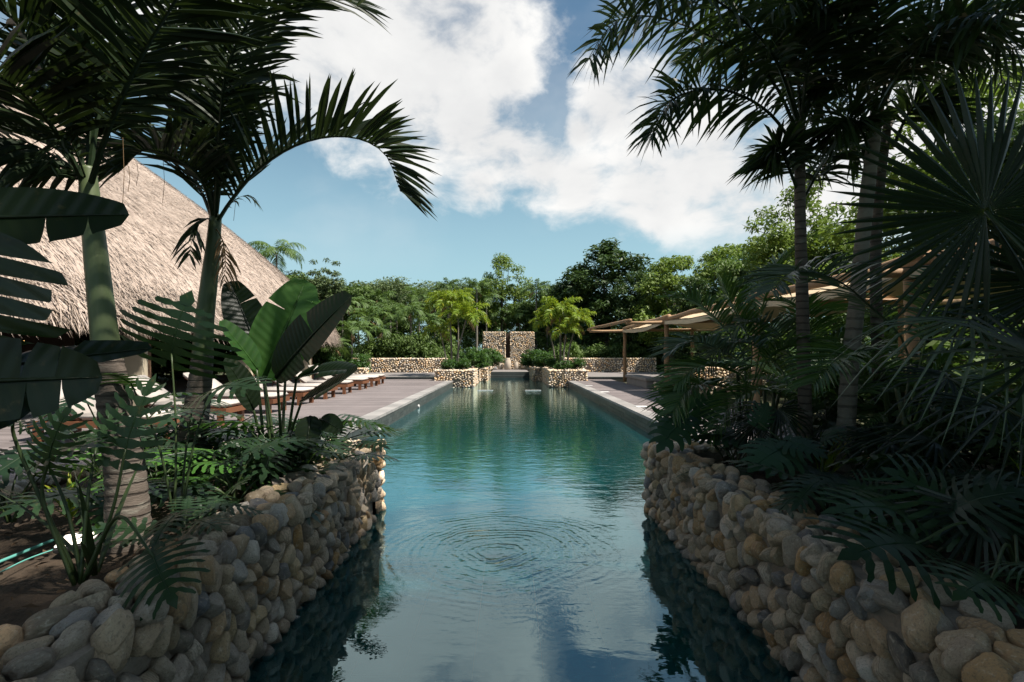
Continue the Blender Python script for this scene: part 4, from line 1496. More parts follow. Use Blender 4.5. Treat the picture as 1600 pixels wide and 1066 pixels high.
def fan_low(label, base_, hubs, mat='fan', grp=None):
    root = empty('fan_palm', base_, label, 'fan palm', grp)
    for hub, d, nrm, Rr, dr, td in hubs:
        mb = MB(); fan_leaf(mb, Rr, 24, 4.4, .3, dr, .9, rng, .05, td)
        placed(root, mb, 'leaf', MT[mat], basis(hub, d, nrm))
        stem_to(root, base_, hub, .008, .005, .05)
    return root


fan_low('small dark fan palm with drooping narrow leaves in front of the slender trunk', Vector((2.25, 4.2, .55)),
        [(B(1215, 640, 4.1), (0, -.4, -.5), (0, -.7, .7), .42, .4, .4), (B(1175, 665, 4.3), (-.5, -.2, -.2), (0, -.6, .8), .36, .4, .4), (B(1290, 660, 4.3), (.5, -.3, 0), (0, -.6, .8), .36, .4, .4)])
fan_low('low fan palm hanging its strap leaves below the split leaf at right', Vector((2.35, 2.6, .5)),
        [(B(1530, 800, 2.3), (-.1, -.5, -.7), (0, -.8, .5), .42, .35, .6), (B(1460, 690, 3.0), (-.4, -.2, .1), (0, -.5, .9), .42, .4, .4), (B(1390, 690, 3.3), (-.5, -.3, .1), (0, -.5, .9), .42, .4, .4)])

# --- areca clumps
def areca(label, base_, specs, mat='areca', L=.34, W=.020, n=40, pale=(), canes=5, grp=None, seed=1):
    rg = random.Random(seed)
    base_ = Vector(base_)
    root = empty('areca_palm', base_, label, 'areca palm', grp)
    for k in range(canes):
        a = rg.uniform(0, 6.28); q = base_ + Vector((math.cos(a), math.sin(a), 0)) * rg.uniform(.03, .16)
        h = rg.uniform(.4, .9)
        trunk(root, [q - Vector((0, 0, .05)), q + Vector((rg.uniform(-.05, .05), rg.uniform(-.05, .05), h * .5)), q + Vector((rg.uniform(-.1, .1), rg.uniform(-.1, .1), h))], .022, .016, MT['stem'], 'cane', rings=.07, sides=8, n=30)
    for i, P in enumerate(specs):
        P = [Vector(p) for p in P]
        P = [base_ + Vector((rg.uniform(-.08, .08), rg.uniform(-.08, .08), .15))] + P
        add_frond(root, P, MT['areca_pale' if i in pale else mat], n=n, L=L * rg.uniform(.9, 1.1), W=W, fold=.35, fwd=.55, droop=.22, rach=.010, t0=.30, seg=3, jit=.07, twist=.25, rg=rg, vee=True)
    return root


areca('bright areca palm fanning up in front of the pergola canvas', (2.15, 4.9, .56), [
    [B(1175, 560, 4.9), B(1150, 490, 4.9), B(1128, 440, 4.9)],
    [B(1165, 570, 4.9), B(1125, 505, 4.9), B(1085, 470, 4.85), B(1050, 465, 4.8)],
    [B(1185, 560, 4.9), B(1190, 490, 4.9), B(1205, 435, 4.9), B(1230, 400, 4.9)],
    [B(1190, 570, 4.9), B(1225, 515, 4.9), B(1270, 490, 4.9), B(1320, 485, 4.9)],
    [B(1165, 585, 4.7), B(1120, 545, 4.6), B(1080, 535, 4.55), B(1042, 552, 4.5)],
    [B(1165, 600, 4.6), B(1130, 575, 4.4), B(1090, 575, 4.3), B(1055, 600, 4.2)],
    [B(1190, 580, 4.7), B(1230, 540, 4.5), B(1280, 540, 4.4), B(1320, 570, 4.3)],
    [B(1150, 620, 4.6), B(1105, 600, 4.4), B(1072, 612, 4.3), B(1050, 645, 4.2)],
], pale=(4,), L=.40, W=.026, n=38, seed=2)
areca('areca palm with long grey green fronds drooping over the right bed', (2.45, 4.95, .56), [
    [B(1230, 600, 4.9), B(1180, 540, 4.8), B(1130, 545, 4.7), B(1090, 600, 4.6)],
    [B(1240, 590, 4.9), B(1215, 520, 4.8), B(1165, 505, 4.7), B(1110, 560, 4.6)],
    [B(1255, 590, 4.9), B(1270, 530, 4.8), B(1250, 480, 4.7), B(1215, 470, 4.6)],
    [B(1265, 600, 4.9), B(1300, 540, 4.8), B(1340, 520, 4.7), B(1390, 545, 4.6)],
    [B(1245, 640, 4.8), B(1200, 610, 4.6), B(1150, 625, 4.5), B(1110, 680, 4.4)],
    [B(1260, 640, 4.8), B(1300, 600, 4.6), B(1350, 610, 4.4), B(1400, 650, 4.3)],
], pale=(0, 1), L=.38, W=.021, n=44, seed=3)
areca('areca palm behind the trunks with a pale frond arching left', (2.75, 3.6, .54), [
    [B(1420, 560, 3.6), B(1350, 470, 3.4), B(1290, 430, 3.2), B(1235, 428, 3.1), B(1205, 455, 3.0)],
    [B(1440, 560, 3.6), B(1460, 470, 3.6), B(1500, 420, 3.6), B(1550, 420, 3.6)],
    [B(1400, 610, 3.6), B(1350, 560, 3.5), B(1310, 560, 3.4), B(1270, 600, 3.3)],
    [B(1450, 600, 3.5), B(1500, 550, 3.4), B(1560, 550, 3.3), B(1610, 590, 3.2)],
], pale=(0,), L=.38, W=.023, n=42, seed=4)
areca('dark areca thicket at the back of the right bed beneath the pergola', (3.9, 4.6, .5), [arc((0, 0, 0), 0, 0, 0, 0, 2)] and
      [[Vector((3.9, 4.6, .5)) + (q - Vector((0, 0, 0))) for q in arc((0, 0, .2), a_, e_, l_, b_)[1:]] for a_, e_, l_, b_ in
       ((.2, 1.1, 1.5, 1.2), (1.1, 1.1, 1.5, 1.3), (2.2, 1.1, 1.4, 1.4), (3.1, 1.0, 1.4, 1.4), (3.9, 1.1, 1.4, 1.3), (4.8, 1.1, 1.5, 1.3), (5.5, 1.1, 1.5, 1.1), (4.3, .8, 1.3, 1.2), (3.4, .7, 1.3, 1.2))], L=.38, W=.024, n=40, seed=5)
areca('dark areca thicket filling the far right corner of the bed', (4.6, 3.2, .5),
      [[Vector((4.6, 3.2, .5)) + q for q in arc((0, 0, .2), a_, e_, l_, b_)[1:]] for a_, e_, l_, b_ in
       ((.2, 1.1, 1.6, 1.2), (1.1, 1.1, 1.6, 1.3), (2.2, 1.1, 1.5, 1.4), (3.1, 1.0, 1.5, 1.4), (3.9, 1.1, 1.5, 1.3), (4.8, 1.1, 1.5, 1.3), (5.5, 1.1, 1.6, 1.1), (4.3, .8, 1.4, 1.2), (3.4, .7, 1.4, 1.2))], L=.38, W=.026, n=40, seed=6)
areca('areca palm low beside the right deck coping behind the monstera', (3.3, 5.2, .48),
      [[Vector((3.3, 5.2, .48)) + q for q in arc((0, 0, .2), a_, e_, l_, b_)[1:]] for a_, e_, l_, b_ in
       ((.2, 1.3, 1.5, 1.2), (1.3, 1.2, 1.5, 1.3), (2.6, 1.1, 1.4, 1.4), (3.5, 1.1, 1.4, 1.4), (4.4, 1.1, 1.4, 1.3), (5.3, 1.2, 1.5, 1.3))], L=.34, W=.022, n=36, seed=7)


# ------------------------------------------------------------------ broad leaves
def lobed_leaf(mb, L, W, n=7, core=.3, lw=.8, wav=0.0, droop=.25, cup=.12, sweep=.25, back=.18, rg=rng, rnd=None, heart=False):
    """Lobed blade in its own frame: base at the origin, tip along +Y, upper side +Z."""
    rnd = rg.random() if rnd is None else rnd
    y0 = -back * L
    dy = (L * .86 - y0) / n

    def bend(x, y):
        f_ = max(0, y / L)
        return Vector((x, y, -droop * L * f_ ** 2 + cup * abs(x) - .9 * droop * (abs(x) / (W * .5 + 1e-6)) ** 2 * W * .5))
    vs, fs = [], []
    def q(p, *i):
        fs.append(tuple(i))
    for s in (-1, 1):
        for i in range(n):
            a, b_ = y0 + i * dy, y0 + (i + 1) * dy
            tm_ = (i + .5) / n
            hw = W / 2 * (math.sin(math.pi * (.18 + .74 * tm_)) ** .8) * rg.uniform(.9, 1.08)
            cx = max(core * hw, .02 * W)
            if i < n * back * 1.1 and back > 0:
                inner_x = .03 * W if i == 0 else 0
            else: inner_x = 0
            yc = (a + b_) / 2
            ytip = yc + sweep * hw * (.2 + 1.3 * (tm_ - .25)) * 1.4
            secs = [(0, None)]
            b0 = len(vs)
            vs.extend([bend(s * inner_x, a), bend(s * inner_x, b_), bend(s * cx, a + dy * .04), bend(s * cx, b_ - dy * .04)])
            f1 = (b0, b0 + 2, b0 + 3, b0 + 1) if s > 0 else (b0, b0 + 1, b0 + 3, b0 + 2)
            fs.append(f1)
            prev = (b0 + 2, b0 + 3)
            steps = (.25, .5, .72, .9, 1.0)
            for k, f_ in enumerate(steps):
                x = cx + (hw - cx) * f_
                y = yc + (ytip - yc) * f_ ** 1.3
                ww = dy * .5 * lw * ((1.0, .93, 1.0, .72, .12)[k])
                if wav: ww *= 1 + wav * (1 if k % 2 else -1) * rg.uniform(.5, 1.2)
                dz = wav * .12 * dy * rg.uniform(-1, 1)
                c0 = bend(s * x, y - ww); c1_ = bend(s * x, y + ww)
                c0.z += dz; c1_.z -= dz
                vs.extend([c0, c1_])
                cur = (len(vs) - 2, len(vs) - 1)
                fs.append((prev[0], cur[0], cur[1], prev[1]) if s > 0 else (prev[0], prev[1], cur[1], cur[0]))
                prev = cur
    # end lobe
    b0 = len(vs)
    ye = y0 + n * dy
    wE = W * .12 if not heart else W * .2
    vs.extend([bend(-wE * .35, ye - dy * .3), bend(wE * .35, ye - dy * .3), bend(-wE * .5, ye + (L - ye) * .4), bend(wE * .5, ye + (L - ye) * .4), bend(0, L * 1.05)])
    fs.extend([(b0, b0 + 1, b0 + 3, b0 + 2), (b0 + 2, b0 + 3, b0 + 4)])
    mb.add(vs, fs, rnd)
    # midrib standing proud
    mb.tube([bend(0, y0 + back * L * .9) + Vector((0, 0, .002)), bend(0, L * .35) + Vector((0, 0, .002)), bend(0, L * .7) + Vector((0, 0, .002)), bend(0, L * .97)], [.006 * L / .5, .005 * L / .5, .003 * L / .5, .001], 5, .95)


def banana_leaf(mb, L, W, droop=.2, n=26, tears=(), fold=.35, twist=0.0, rg=rng, blunt=.3, ragged=.0):
    def wp(f_):
        return W / 2 * (math.sin(math.pi * min(1, f_ ** .8 * (.90 if blunt else 1) + .06)) ** .62 if f_ < 1 else .0)

    def bend(x, y):
        f_ = y / L
        z = -droop * L * f_ ** 2 + fold * abs(x) - .35 * fold * x * x / (W * .5)
        a = twist * f_
        return Vector((x * math.cos(a) - z * 0, y, z + x * math.sin(a)))
    rr = rg.random()
    for s in (-1, 1):
        dro = 0
        for k in range(n):
            f0, f1 = k / n, (k + 1) / n
            w0, w1 = wp(f0), wp(f1)
            g0 = g1 = 0
            if (s * k) in tears: g0 = .006 + .25 * L / n; dro = rg.uniform(-.25, .3)
            if (s * (k + 1)) in tears: g1 = .006 + .25 * L / n
            y0_, y1_ = f0 * L, f1 * L
            sw = .30
            cols = (0, .33, .66, 1.0)
            vs = []
            for c_ in cols:
                e0 = w0 * c_; e1 = w1 * c_
                j = rg.gauss(0, ragged) * c_ if ragged else 0
                p0 = bend(s * e0, y0_ + sw * e0 * .5 + g0 * c_ ** 2)
                p1_ = bend(s * e1, y1_ + sw * e1 * .5 - g1 * c_ ** 2)
                p0.z -= dro * e0 * c_; p1_.z -= dro * e1 * c_
                vs += [p0, p1_]
            fs = [(i * 2, i * 2 + 2, i * 2 + 3, i * 2 + 1) if s > 0 else (i * 2, i * 2 + 1, i * 2 + 3, i * 2 + 2) for i in range(3)]
            mb.add(vs, fs, rr)
    mb.tube([bend(0, L * f_) + Vector((0, 0, .002)) for f_ in (0, .25, .5, .75, .98)], [.014 * W / .3, .011 * W / .3, .008 * W / .3, .005 * W / .3, .001], 6, .98)


def put_banana(root, foot, b_, tip, W, nrm, mat, droop=.12, tears=(), fold=.35, r=.016, ragged=0, stem=True, twist=0.0, bow=None):
    b_, tip = Vector(b_), Vector(tip)
    mb = MB(); L = (tip - b_).length
    banana_leaf(mb, L, W, droop, tears=tears, fold=fold, ragged=ragged, twist=twist)
    placed(root, mb, 'leaf', MT[mat], basis(b_, tip - b_ + Vector(nrm).normalized() * droop * L, nrm), True)
    if stem:
        d = (tip - b_).normalized()
        stem_to(root, foot, b_ + d * .01, r, r * .6, .0, bow=bow)


bb = AT(432, 705, 4.35); bb.z = .56
ban = empty('banana_plant', bb, 'banana like plant with a bright green upright leaf and one coloured as shaded crossing it', 'banana plant')
put_banana(ban, bb, B(412, 592, 4.40), B(478, 438, 4.55), .50, (.55, -1, .15), 'banana', .10, fold=.25, tears=(14, -17, 21))
put_banana(ban, bb + Vector((.05, 0, 0)), B(432, 590, 4.25), B(548, 462, 4.0), .42, (-.15, -1, .45), 'banana_shaded', .10, tears=(9, 10, -14), fold=.35)
put_banana(ban, bb + Vector((-.05, .03, 0)), B(408, 560, 4.5), B(360, 440, 4.6), .34, (.5, -1, .2), 'banana_shaded', .10, fold=.3, tears=(18,))
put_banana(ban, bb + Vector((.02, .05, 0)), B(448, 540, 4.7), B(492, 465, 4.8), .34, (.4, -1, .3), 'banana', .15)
put_banana(ban, bb + Vector((.08, -.02, 0)), B(462, 592, 4.2), B(552, 574, 3.9), .26, (.1, -.55, .9), 'banana_shaded', .20, tears=(-8, 13))
put_banana(ban, bb + Vector((.06, -.05, 0)), B(470, 628, 4.1), B(560, 580, 3.75), .24, (.2, -.6, .8), 'banana_shaded', -.05, tears=(8, 9))
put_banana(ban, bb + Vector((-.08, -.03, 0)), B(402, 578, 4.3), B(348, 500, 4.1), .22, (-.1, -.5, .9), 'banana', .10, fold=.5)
put_banana(ban, bb + Vector((-.08, .0, 0)), B(396, 640, 4.2), B(360, 560, 4.0), .24, (.1, -.5, .9), 'banana_shaded', .15)
for (x0_, y0_, x1_, y1_) in ((430, 700, 425, 640), (440, 700, 440, 650), (424, 700, 412, 620)):
    pass
# brown drooping lower leaves on the wall
put_banana(ban, bb + Vector((.1, -.05, 0)), B(485, 650, 3.9), B(480, 700, 3.8), .20, (0, -1, .3), 'banana_shaded', .05, fold=.15, bow=(0, 0, .15))
put_banana(ban, bb + Vector((.12, -.05, 0)), B(500, 655, 3.95), B(532, 672, 3.8), .16, (0, -.8, .6), 'banana_shaded', .25, fold=.2, bow=(0, 0, .15))

nb = Vector((-1.72, 1.25, .55))
nban = empty('banana_plant', nb, 'near banana plant with shade painted into its leaves reaching in at the left edge', 'banana plant')
put_banana(nban, nb, B(-150, 345, 1.35), B(202, 336, 1.45), .19, (.0, -1, .35), 'banana_shaded', .02, tears=(16, 21), fold=.1, ragged=.006, bow=(-.1, 0, .2))
put_banana(nban, nb, B(-60, 350, 1.36), B(-70, 545, 1.36), .60, (.0, -1, .1), 'banana_shaded', .02, tears=(5, 9, 13, 17, 21, -5, -9, -13, -17, -21), fold=.05, bow=(-.2, 0, .2))
put_banana(nban, nb, B(-120, 590, 1.4), B(238, 545, 1.55), .16, (.05, -.6, .8), 'banana_shaded', .03, tears=(10, -9, -16), fold=.3, bow=(-.1, 0, .1))
put_banana(nban, nb, B(-130, 600, 1.3), B(160, 590, 1.4), .22, (.05, -1, .25), 'banana_shaded', .03, tears=(8, 15, 20, -9, -14, -19), ragged=.004, fold=.2, bow=(-.1, 0, .1))
put_banana(nban, nb, B(-110, 640, 1.45), B(60, 610, 1.6), .26, (.05, -1, .3), 'banana_shaded', .05, tears=(10, -9), fold=.3, bow=(-.1, 0, .1))
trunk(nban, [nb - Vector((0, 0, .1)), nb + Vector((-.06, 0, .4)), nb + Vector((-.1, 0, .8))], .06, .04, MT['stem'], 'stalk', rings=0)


def philo(label, root_at, leaves, mat='philo', kind='selloum', cat='philodendron', name='philodendron', grp=None, r=.008, seed=1):
    rg = random.Random(seed)
    root_at = Vector(root_at)
    root = empty(name, root_at, label, cat, grp)
    for lf in leaves:
        b_, tip, W, nrm = lf[:4]
        bow = lf[4] if len(lf) > 4 else None
        swp = lf[5] if len(lf) > 5 else .45
        b_, tip = Vector(b_), Vector(tip)
        L = (tip - b_).length
        mb = MB()
        if kind == 'selloum':
            lobed_leaf(mb, L, W, 8, .16, .62, .28, .30, .10, swp, .28, rg)
        elif kind == 'monstera':
            lobed_leaf(mb, L, W, 6, .52, .84, .0, .30, .10, .35, .26, rg, heart=True)
        else:
            lobed_leaf(mb, L, W, 7, .14, .55, .1, .25, .1, .6, .1, rg)
        placed(root, mb, 'leaf', MT[mat], basis(b_, tip - b_ + Vector(nrm).normalized() * .25 * L, nrm))
        stem_to(root, root_at + Vector((rg.uniform(-.03, .03), rg.uniform(-.03, .03), 0)), b_, r, r * .6, .08, bow=bow)
    return root


def clump(label, at_, n, h, spread, size, mat='philo', kind='selloum', cat='philodendron', name='philodendron', seed=1, grp=None, elv=(.25, 1.2), az_rng=(0, 6.283)):
    rg = random.Random(seed * 77)
    at_ = Vector(at_)
    ls = []
    for i in range(n):
        a = az_rng[0] + (az_rng[1] - az_rng[0]) * (i + rg.uniform(0, .8)) / n
        e = rg.uniform(*elv)
        l_ = h * rg.uniform(.7, 1.15)
        out_ = Vector((math.cos(a), math.sin(a), 0))
        b_ = at_ + out_ * l_ * math.cos(e) * spread + UP * l_ * math.sin(e)
        d = (out_ + UP * rg.uniform(-.45, .25)).normalized()
        s_ = size * rg.uniform(.75, 1.15)
        nrm = (UP + out_ * rg.uniform(.0, .5) + Vector((rg.gauss(0, .2), rg.gauss(0, .2), 0)))
        ls.append((b_, b_ + d * s_, s_ * rg.uniform(.75, .95), nrm))
    return philo(label, at_, ls, mat, kind, cat, name, grp, seed=seed)


# named split leaves on the left
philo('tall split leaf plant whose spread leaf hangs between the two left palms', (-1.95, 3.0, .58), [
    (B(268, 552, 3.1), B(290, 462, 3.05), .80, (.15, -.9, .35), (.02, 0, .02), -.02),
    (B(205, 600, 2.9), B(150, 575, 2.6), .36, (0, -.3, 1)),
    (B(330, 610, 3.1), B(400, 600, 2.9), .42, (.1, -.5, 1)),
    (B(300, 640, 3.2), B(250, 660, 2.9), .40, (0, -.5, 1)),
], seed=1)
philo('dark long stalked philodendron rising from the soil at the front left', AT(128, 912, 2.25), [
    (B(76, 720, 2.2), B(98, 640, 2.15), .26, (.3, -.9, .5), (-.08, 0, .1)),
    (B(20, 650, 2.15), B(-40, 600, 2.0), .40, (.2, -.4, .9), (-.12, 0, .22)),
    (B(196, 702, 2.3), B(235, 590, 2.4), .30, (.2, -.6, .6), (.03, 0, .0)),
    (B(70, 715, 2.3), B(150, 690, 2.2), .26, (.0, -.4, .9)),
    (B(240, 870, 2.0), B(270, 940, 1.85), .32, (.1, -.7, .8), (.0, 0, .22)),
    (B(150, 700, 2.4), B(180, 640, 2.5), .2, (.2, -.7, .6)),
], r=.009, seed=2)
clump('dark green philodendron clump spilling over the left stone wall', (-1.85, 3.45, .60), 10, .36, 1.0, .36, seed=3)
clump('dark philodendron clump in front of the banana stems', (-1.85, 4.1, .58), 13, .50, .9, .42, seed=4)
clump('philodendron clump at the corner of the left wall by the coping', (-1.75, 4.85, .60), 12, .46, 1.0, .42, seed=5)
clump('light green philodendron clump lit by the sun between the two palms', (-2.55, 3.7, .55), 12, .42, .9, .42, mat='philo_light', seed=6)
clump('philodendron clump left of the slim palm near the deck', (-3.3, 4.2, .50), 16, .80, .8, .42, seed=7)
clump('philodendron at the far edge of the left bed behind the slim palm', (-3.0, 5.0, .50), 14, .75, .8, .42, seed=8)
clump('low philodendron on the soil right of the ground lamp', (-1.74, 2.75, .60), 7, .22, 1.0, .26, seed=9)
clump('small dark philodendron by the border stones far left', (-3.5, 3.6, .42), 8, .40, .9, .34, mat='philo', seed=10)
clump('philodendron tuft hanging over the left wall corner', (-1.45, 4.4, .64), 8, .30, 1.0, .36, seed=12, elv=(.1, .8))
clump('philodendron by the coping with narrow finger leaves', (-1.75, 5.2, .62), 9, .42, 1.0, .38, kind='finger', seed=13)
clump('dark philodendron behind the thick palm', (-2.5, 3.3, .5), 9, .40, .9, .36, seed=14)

# right bed
philo('monstera with glossy split leaves overhanging the right wall corner', (2.05, 4.75, .58), [
    (B(1062, 668, 4.65), B(1048, 605, 4.6), .42, (-.35, -.9, .5), (0, 0, .1)),
    (B(1068, 655, 4.5), B(1030, 700, 4.25), .40, (-.2, -.8, .9), (0, 0, .1)),
    (B(1110, 680, 4.5), B(1165, 690, 4.2), .36, (0, -.5, 1)),
    (B(1100, 650, 4.7), B(1130, 610, 4.7), .30, (0, -.8, .6)),
    (B(1090, 640, 4.8), B(1060, 600, 4.8), .30, (0, -.8, .6)),
], mat='monstera', kind='monstera', cat='monstera', name='monstera', seed=21)
philo('monstera with pale grey green leaves above the middle of the right wall', (2.25, 3.7, .56), [
    (B(1225, 700, 3.5), B(1175, 730, 3.3), .40, (-.1, -.6, 1), (0, 0, .12)),
    (B(1235, 690, 3.5), B(1290, 712, 3.35), .34, (.1, -.6, 1), (0, 0, .12)),
    (B(1260, 740, 3.4), B(1290, 760, 3.3), .2, (0, -.6, 1)),
    (B(1185, 660, 3.9), B(1200, 630, 3.9), .2, (0, -.9, .4)),
    (B(1290, 680, 3.7), B(1320, 670, 3.6), .3, (0, -.6, 1)),
], mat='monstera', kind='monstera', cat='monstera', name='monstera', seed=22)
philo('large split leaf philodendron sprawling over the right wall', (2.35, 2.35, .55), [
    (B(1490, 800, 2.35), B(1390, 730, 2.5), .55, (-.2, -.45, 1), (0, 0, .15)),
    (B(1430, 850, 2.15), B(1325, 860, 2.0), .55, (-.2, -.5, 1), (0, 0, .18)),
    (B(1420, 800, 2.4), B(1300, 790, 2.3), .40, (-.2, -.45, 1), (0, 0, .15)),
    (B(1500, 790, 2.3), B(1600, 760, 2.2), .50, (.1, -.4, 1), (0, 0, .15)),
    (B(1550, 905, 1.75), B(1500, 925, 1.6), .30, (-.1, -.5, 1), (0, 0, .15)),
    (B(1590, 880, 1.8), B(1640, 900, 1.7), .35, (.1, -.5, 1), (0, 0, .15)),
    (B(1380, 790, 2.6), B(1330, 750, 2.7), .40, (-.2, -.45, 1), (0, 0, .15)),
], mat='philo', seed=23)
for i, (x, y, z, n_, h, s_, kd, mt_, lb) in enumerate((
        (1.95, 4.3, .58, 11, .36, .36, 'monstera', 'monstera', 'low monstera between the wall corner and the slender trunk'),
        (1.95, 3.1, .58, 10, .32, .34, 'selloum', 'philo', 'dark philodendron behind the middle of the right wall'),
        (2.6, 3.0, .55, 12, .5, .42, 'selloum', 'philo', 'tall dark philodendron in the middle of the right bed'),
        (3.2, 2.6, .52, 12, .6, .45, 'selloum', 'philo', 'dark philodendron under the fan palm'),
        (2.9, 4.5, .52, 12, .55, .40, 'selloum', 'philo', 'philodendron around the foot of the pale ringed trunk'),
        (3.6, 3.8, .50, 12, .7, .45, 'selloum', 'philo', 'tall philodendron behind the close pair of trunks'),
        (2.2, 1.7, .56, 8, .30, .36, 'selloum', 'philo', 'dark philodendron at the near right corner of the bed'),
        (2.45, 5.1, .56, 10, .4, .34, 'finger', 'philo', 'finger leaved philodendron near the right coping'))):
    clump(lb, (x, y, z), n_, h, 1.0, s_, mat=mt_, kind=kd, seed=30 + i, cat='monstera' if kd == 'monstera' else 'philodendron', name='monstera' if kd == 'monstera' else 'philodendron')


# strap-leaved tufts
def tuft(label, at_, n, L, W, mat, seed, lean=.5, name='strap_leaf_plant', cat='strap leaf plant', grp=None):
    rg = random.Random(seed)
    root = empty(name, at_, label, cat, grp)
    for i in range(n):
        a = rg.uniform(0, 6.28); e = R(rg.uniform(50, 88)); l_ = L * rg.uniform(.6, 1.1)
        C = arc((0, 0, 0), a, e, l_, rg.uniform(.3, 1.3) * lean, 6)
        sd = Vector((math.cos(a), -math.sin(a), 0)); vs, fs = [], []
        for k, p in enumerate(C):
            w_ = W * (.5, .9, 1, .95, .75, .45, .0)[k] / 2
            vs += [p - sd * w_, p - UP * w_ * .3, p + sd * w_]
        for k in range(6):
            b_ = k * 3
            fs += [(b_, b_ + 1, b_ + 4, b_ + 3), (b_ + 1, b_ + 2, b_ + 5, b_ + 4)]
        mb = MB(); mb.add(vs, fs, rg.random()); mb.build('leaf', mat, root)
    return root


tuft('upright strap leaved tuft in front of the lit ground lamp', AT(150, 905, 2.4), 6, .55, .03, MT['stem'], 1, .4)
tuft('yellow edged strap leaved tuft by the border stones', (-3.05, 3.55, .45), 14, .42, .035, MT['yellow_palm'], 2, .9)
tuft('yellowish thin stemmed shoots deep in the right bed', (3.1, 2.9, .5), 12, .95, .018, MT['yellow_palm'], 3, .5)
tuft('green shoots at the foot of the pale ringed trunk', (2.5, 4.1, .54), 14, .6, .02, MT['yellow_palm'], 4, .6)
tuft('green shoots on the wall top under the bananas', (-1.7, 4.2, .6), 12, .35, .022, MT['philo_light'], 5, .8)

# ------------------------------------------------------------------ background trees and shrubs
def foliage(name, blobs, n, size, mat, seed, clump_r=.35, nclump=120, elong=.42, up=.5, shell=.55):
    """Thousands of small leaves gathered in clumps inside ellipsoids: blobs (x, y, z, rx, ry, rz)."""
    rg = np.random.default_rng(seed)
    B_ = np.array(blobs, dtype=float)
    vol = (B_[:, 3] * B_[:, 4] * B_[:, 5]) ** .67
    pick = rg.choice(len(B_), nclump, p=vol / vol.sum())
    d = rg.normal(size=(nclump, 3)); d /= np.linalg.norm(d, axis=1)[:, None]
    rr = (shell + (1 - shell) * rg.random(nclump) ** .6)[:, None]
    rr[rg.random(nclump) < .25] *= .6
    cc = B_[pick, :3] + d * rr * B_[pick, 3:6] * rg.uniform(.85, 1.12, (nclump, 1))
    cr = clump_r * rg.uniform(.6, 1.4, nclump)
    which = rg.choice(nclump, n, p=cr ** 2 / (cr ** 2).sum())
    off = rg.normal(size=(n, 3)); off /= np.linalg.norm(off, axis=1)[:, None]
    off *= (rg.random(n) ** .45)[:, None]
    off[:, 2] *= .62
    P = cc[which] + off * cr[which][:, None]
    # leaf frames
    nz = off * .6 + rg.normal(size=(n, 3)) * .55; nz[:, 2] = np.abs(nz[:, 2]) + up
    nz /= np.linalg.norm(nz, axis=1)[:, None]
    t_ = rg.normal(size=(n, 3)) + off * .8; t_[:, 2] -= .25
    t_ -= nz * (t_ * nz).sum(1)[:, None]; t_ /= np.linalg.norm(t_, axis=1)[:, None]
    s_ = np.cross(t_, nz)
    L = (size * rg.uniform(.6, 1.35, n))[:, None]
    W_ = L * elong * rg.uniform(.75, 1.2, n)[:, None]
    V = np.stack([P - t_ * L * .5, P + s_ * W_ * .5 + nz * L * .06, P + t_ * L * .5 - nz * L * .08, P - s_ * W_ * .5 + nz * L * .06], axis=1).reshape(-1, 3)
    idx = np.arange(n) * 4
    Fq = np.stack([idx, idx + 1, idx + 2, idx + 3], axis=1)
    rc = rg.random(nclump)
    rn = np.clip(rc[which] * .65 + rg.random(n) * .35, 0, 1)
    return np_mesh(name, V, Fq, np.repeat(rn, 4), mat), cc


def limbs(name, h, r, cc, seed, mat, base_h=.35, lean=0.0, n_l=14):
    rg = random.Random(seed)
    mb = MB()
    top = Vector((lean * h + rg.uniform(-.03, .03) * h, rg.uniform(-.03, .03) * h, h * .8))
    C = smooth_pts([(0, 0, 0), (top.x * .2 + rg.uniform(-.03, .03) * h, 0, h * .3), (top.x * .6, top.y * .5, h * .55), top], 14)
    mb.tube(C, [r * (1.25 if i == 0 else 1) * (1 - .75 * i / 13) for i in range(14)], 9, rg.random())
    idx = list(range(len(cc))); rg.shuffle(idx)
    for k in idx[:n_l]:
        e = Vector(cc[k])
        j = rg.randint(int(14 * base_h), 12)
        a = C[j]
        mid_ = a.lerp(e, .5) + Vector((rg.uniform(-.1, .1), rg.uniform(-.1, .1), -.05)) * h * .3
        rr_ = r * .38 * (1 - j / 18)
        mb.tube(smooth_pts([a, mid_, e], 7), [rr_ * (1 - .8 * i / 6) for i in range(7)], 6, rg.random())
    return mb.mesh(name, mat, True)


VAR = {}


def variant(key, h, blobs, n, size, mat, seed, r=.14, **kw):
    me, cc = foliage('crown', blobs, n, size, MT[mat], seed, **kw)
    tr = limbs('trunk', h, r, cc, seed, MT['dark_trunk'])
    VAR[key] = (me, tr)


# unit trees about 6 m tall (z from ground)
variant('round', 6, [(0, 0, 3.9, 2.1, 2.0, 1.6), (1.0, .3, 4.9, 1.2, 1.2, .9), (-1.1, -.2, 4.5, 1.3, 1.2, 1.0), (.2, -.8, 2.9, 1.9, 1.6, 1.1), (-.4, .3, 5.3, .8, .8, .6)], 15000, .21, 'tree', 1, clump_r=.5, nclump=170)
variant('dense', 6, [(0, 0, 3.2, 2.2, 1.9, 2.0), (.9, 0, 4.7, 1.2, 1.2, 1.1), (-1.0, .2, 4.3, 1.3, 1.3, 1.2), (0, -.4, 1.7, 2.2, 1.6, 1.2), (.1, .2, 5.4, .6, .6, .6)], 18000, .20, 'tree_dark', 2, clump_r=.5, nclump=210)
variant('umbrella', 6, [(0, 0, 5.2, 3.2, 2.6, .55), (1.8, .3, 4.9, 1.6, 1.4, .45), (-1.9, -.2, 4.8, 1.7, 1.4, .45), (.3, -.4, 4.3, 2.4, 1.6, .7)], 15000, .17, 'tree_far', 3, clump_r=.45, nclump=170)
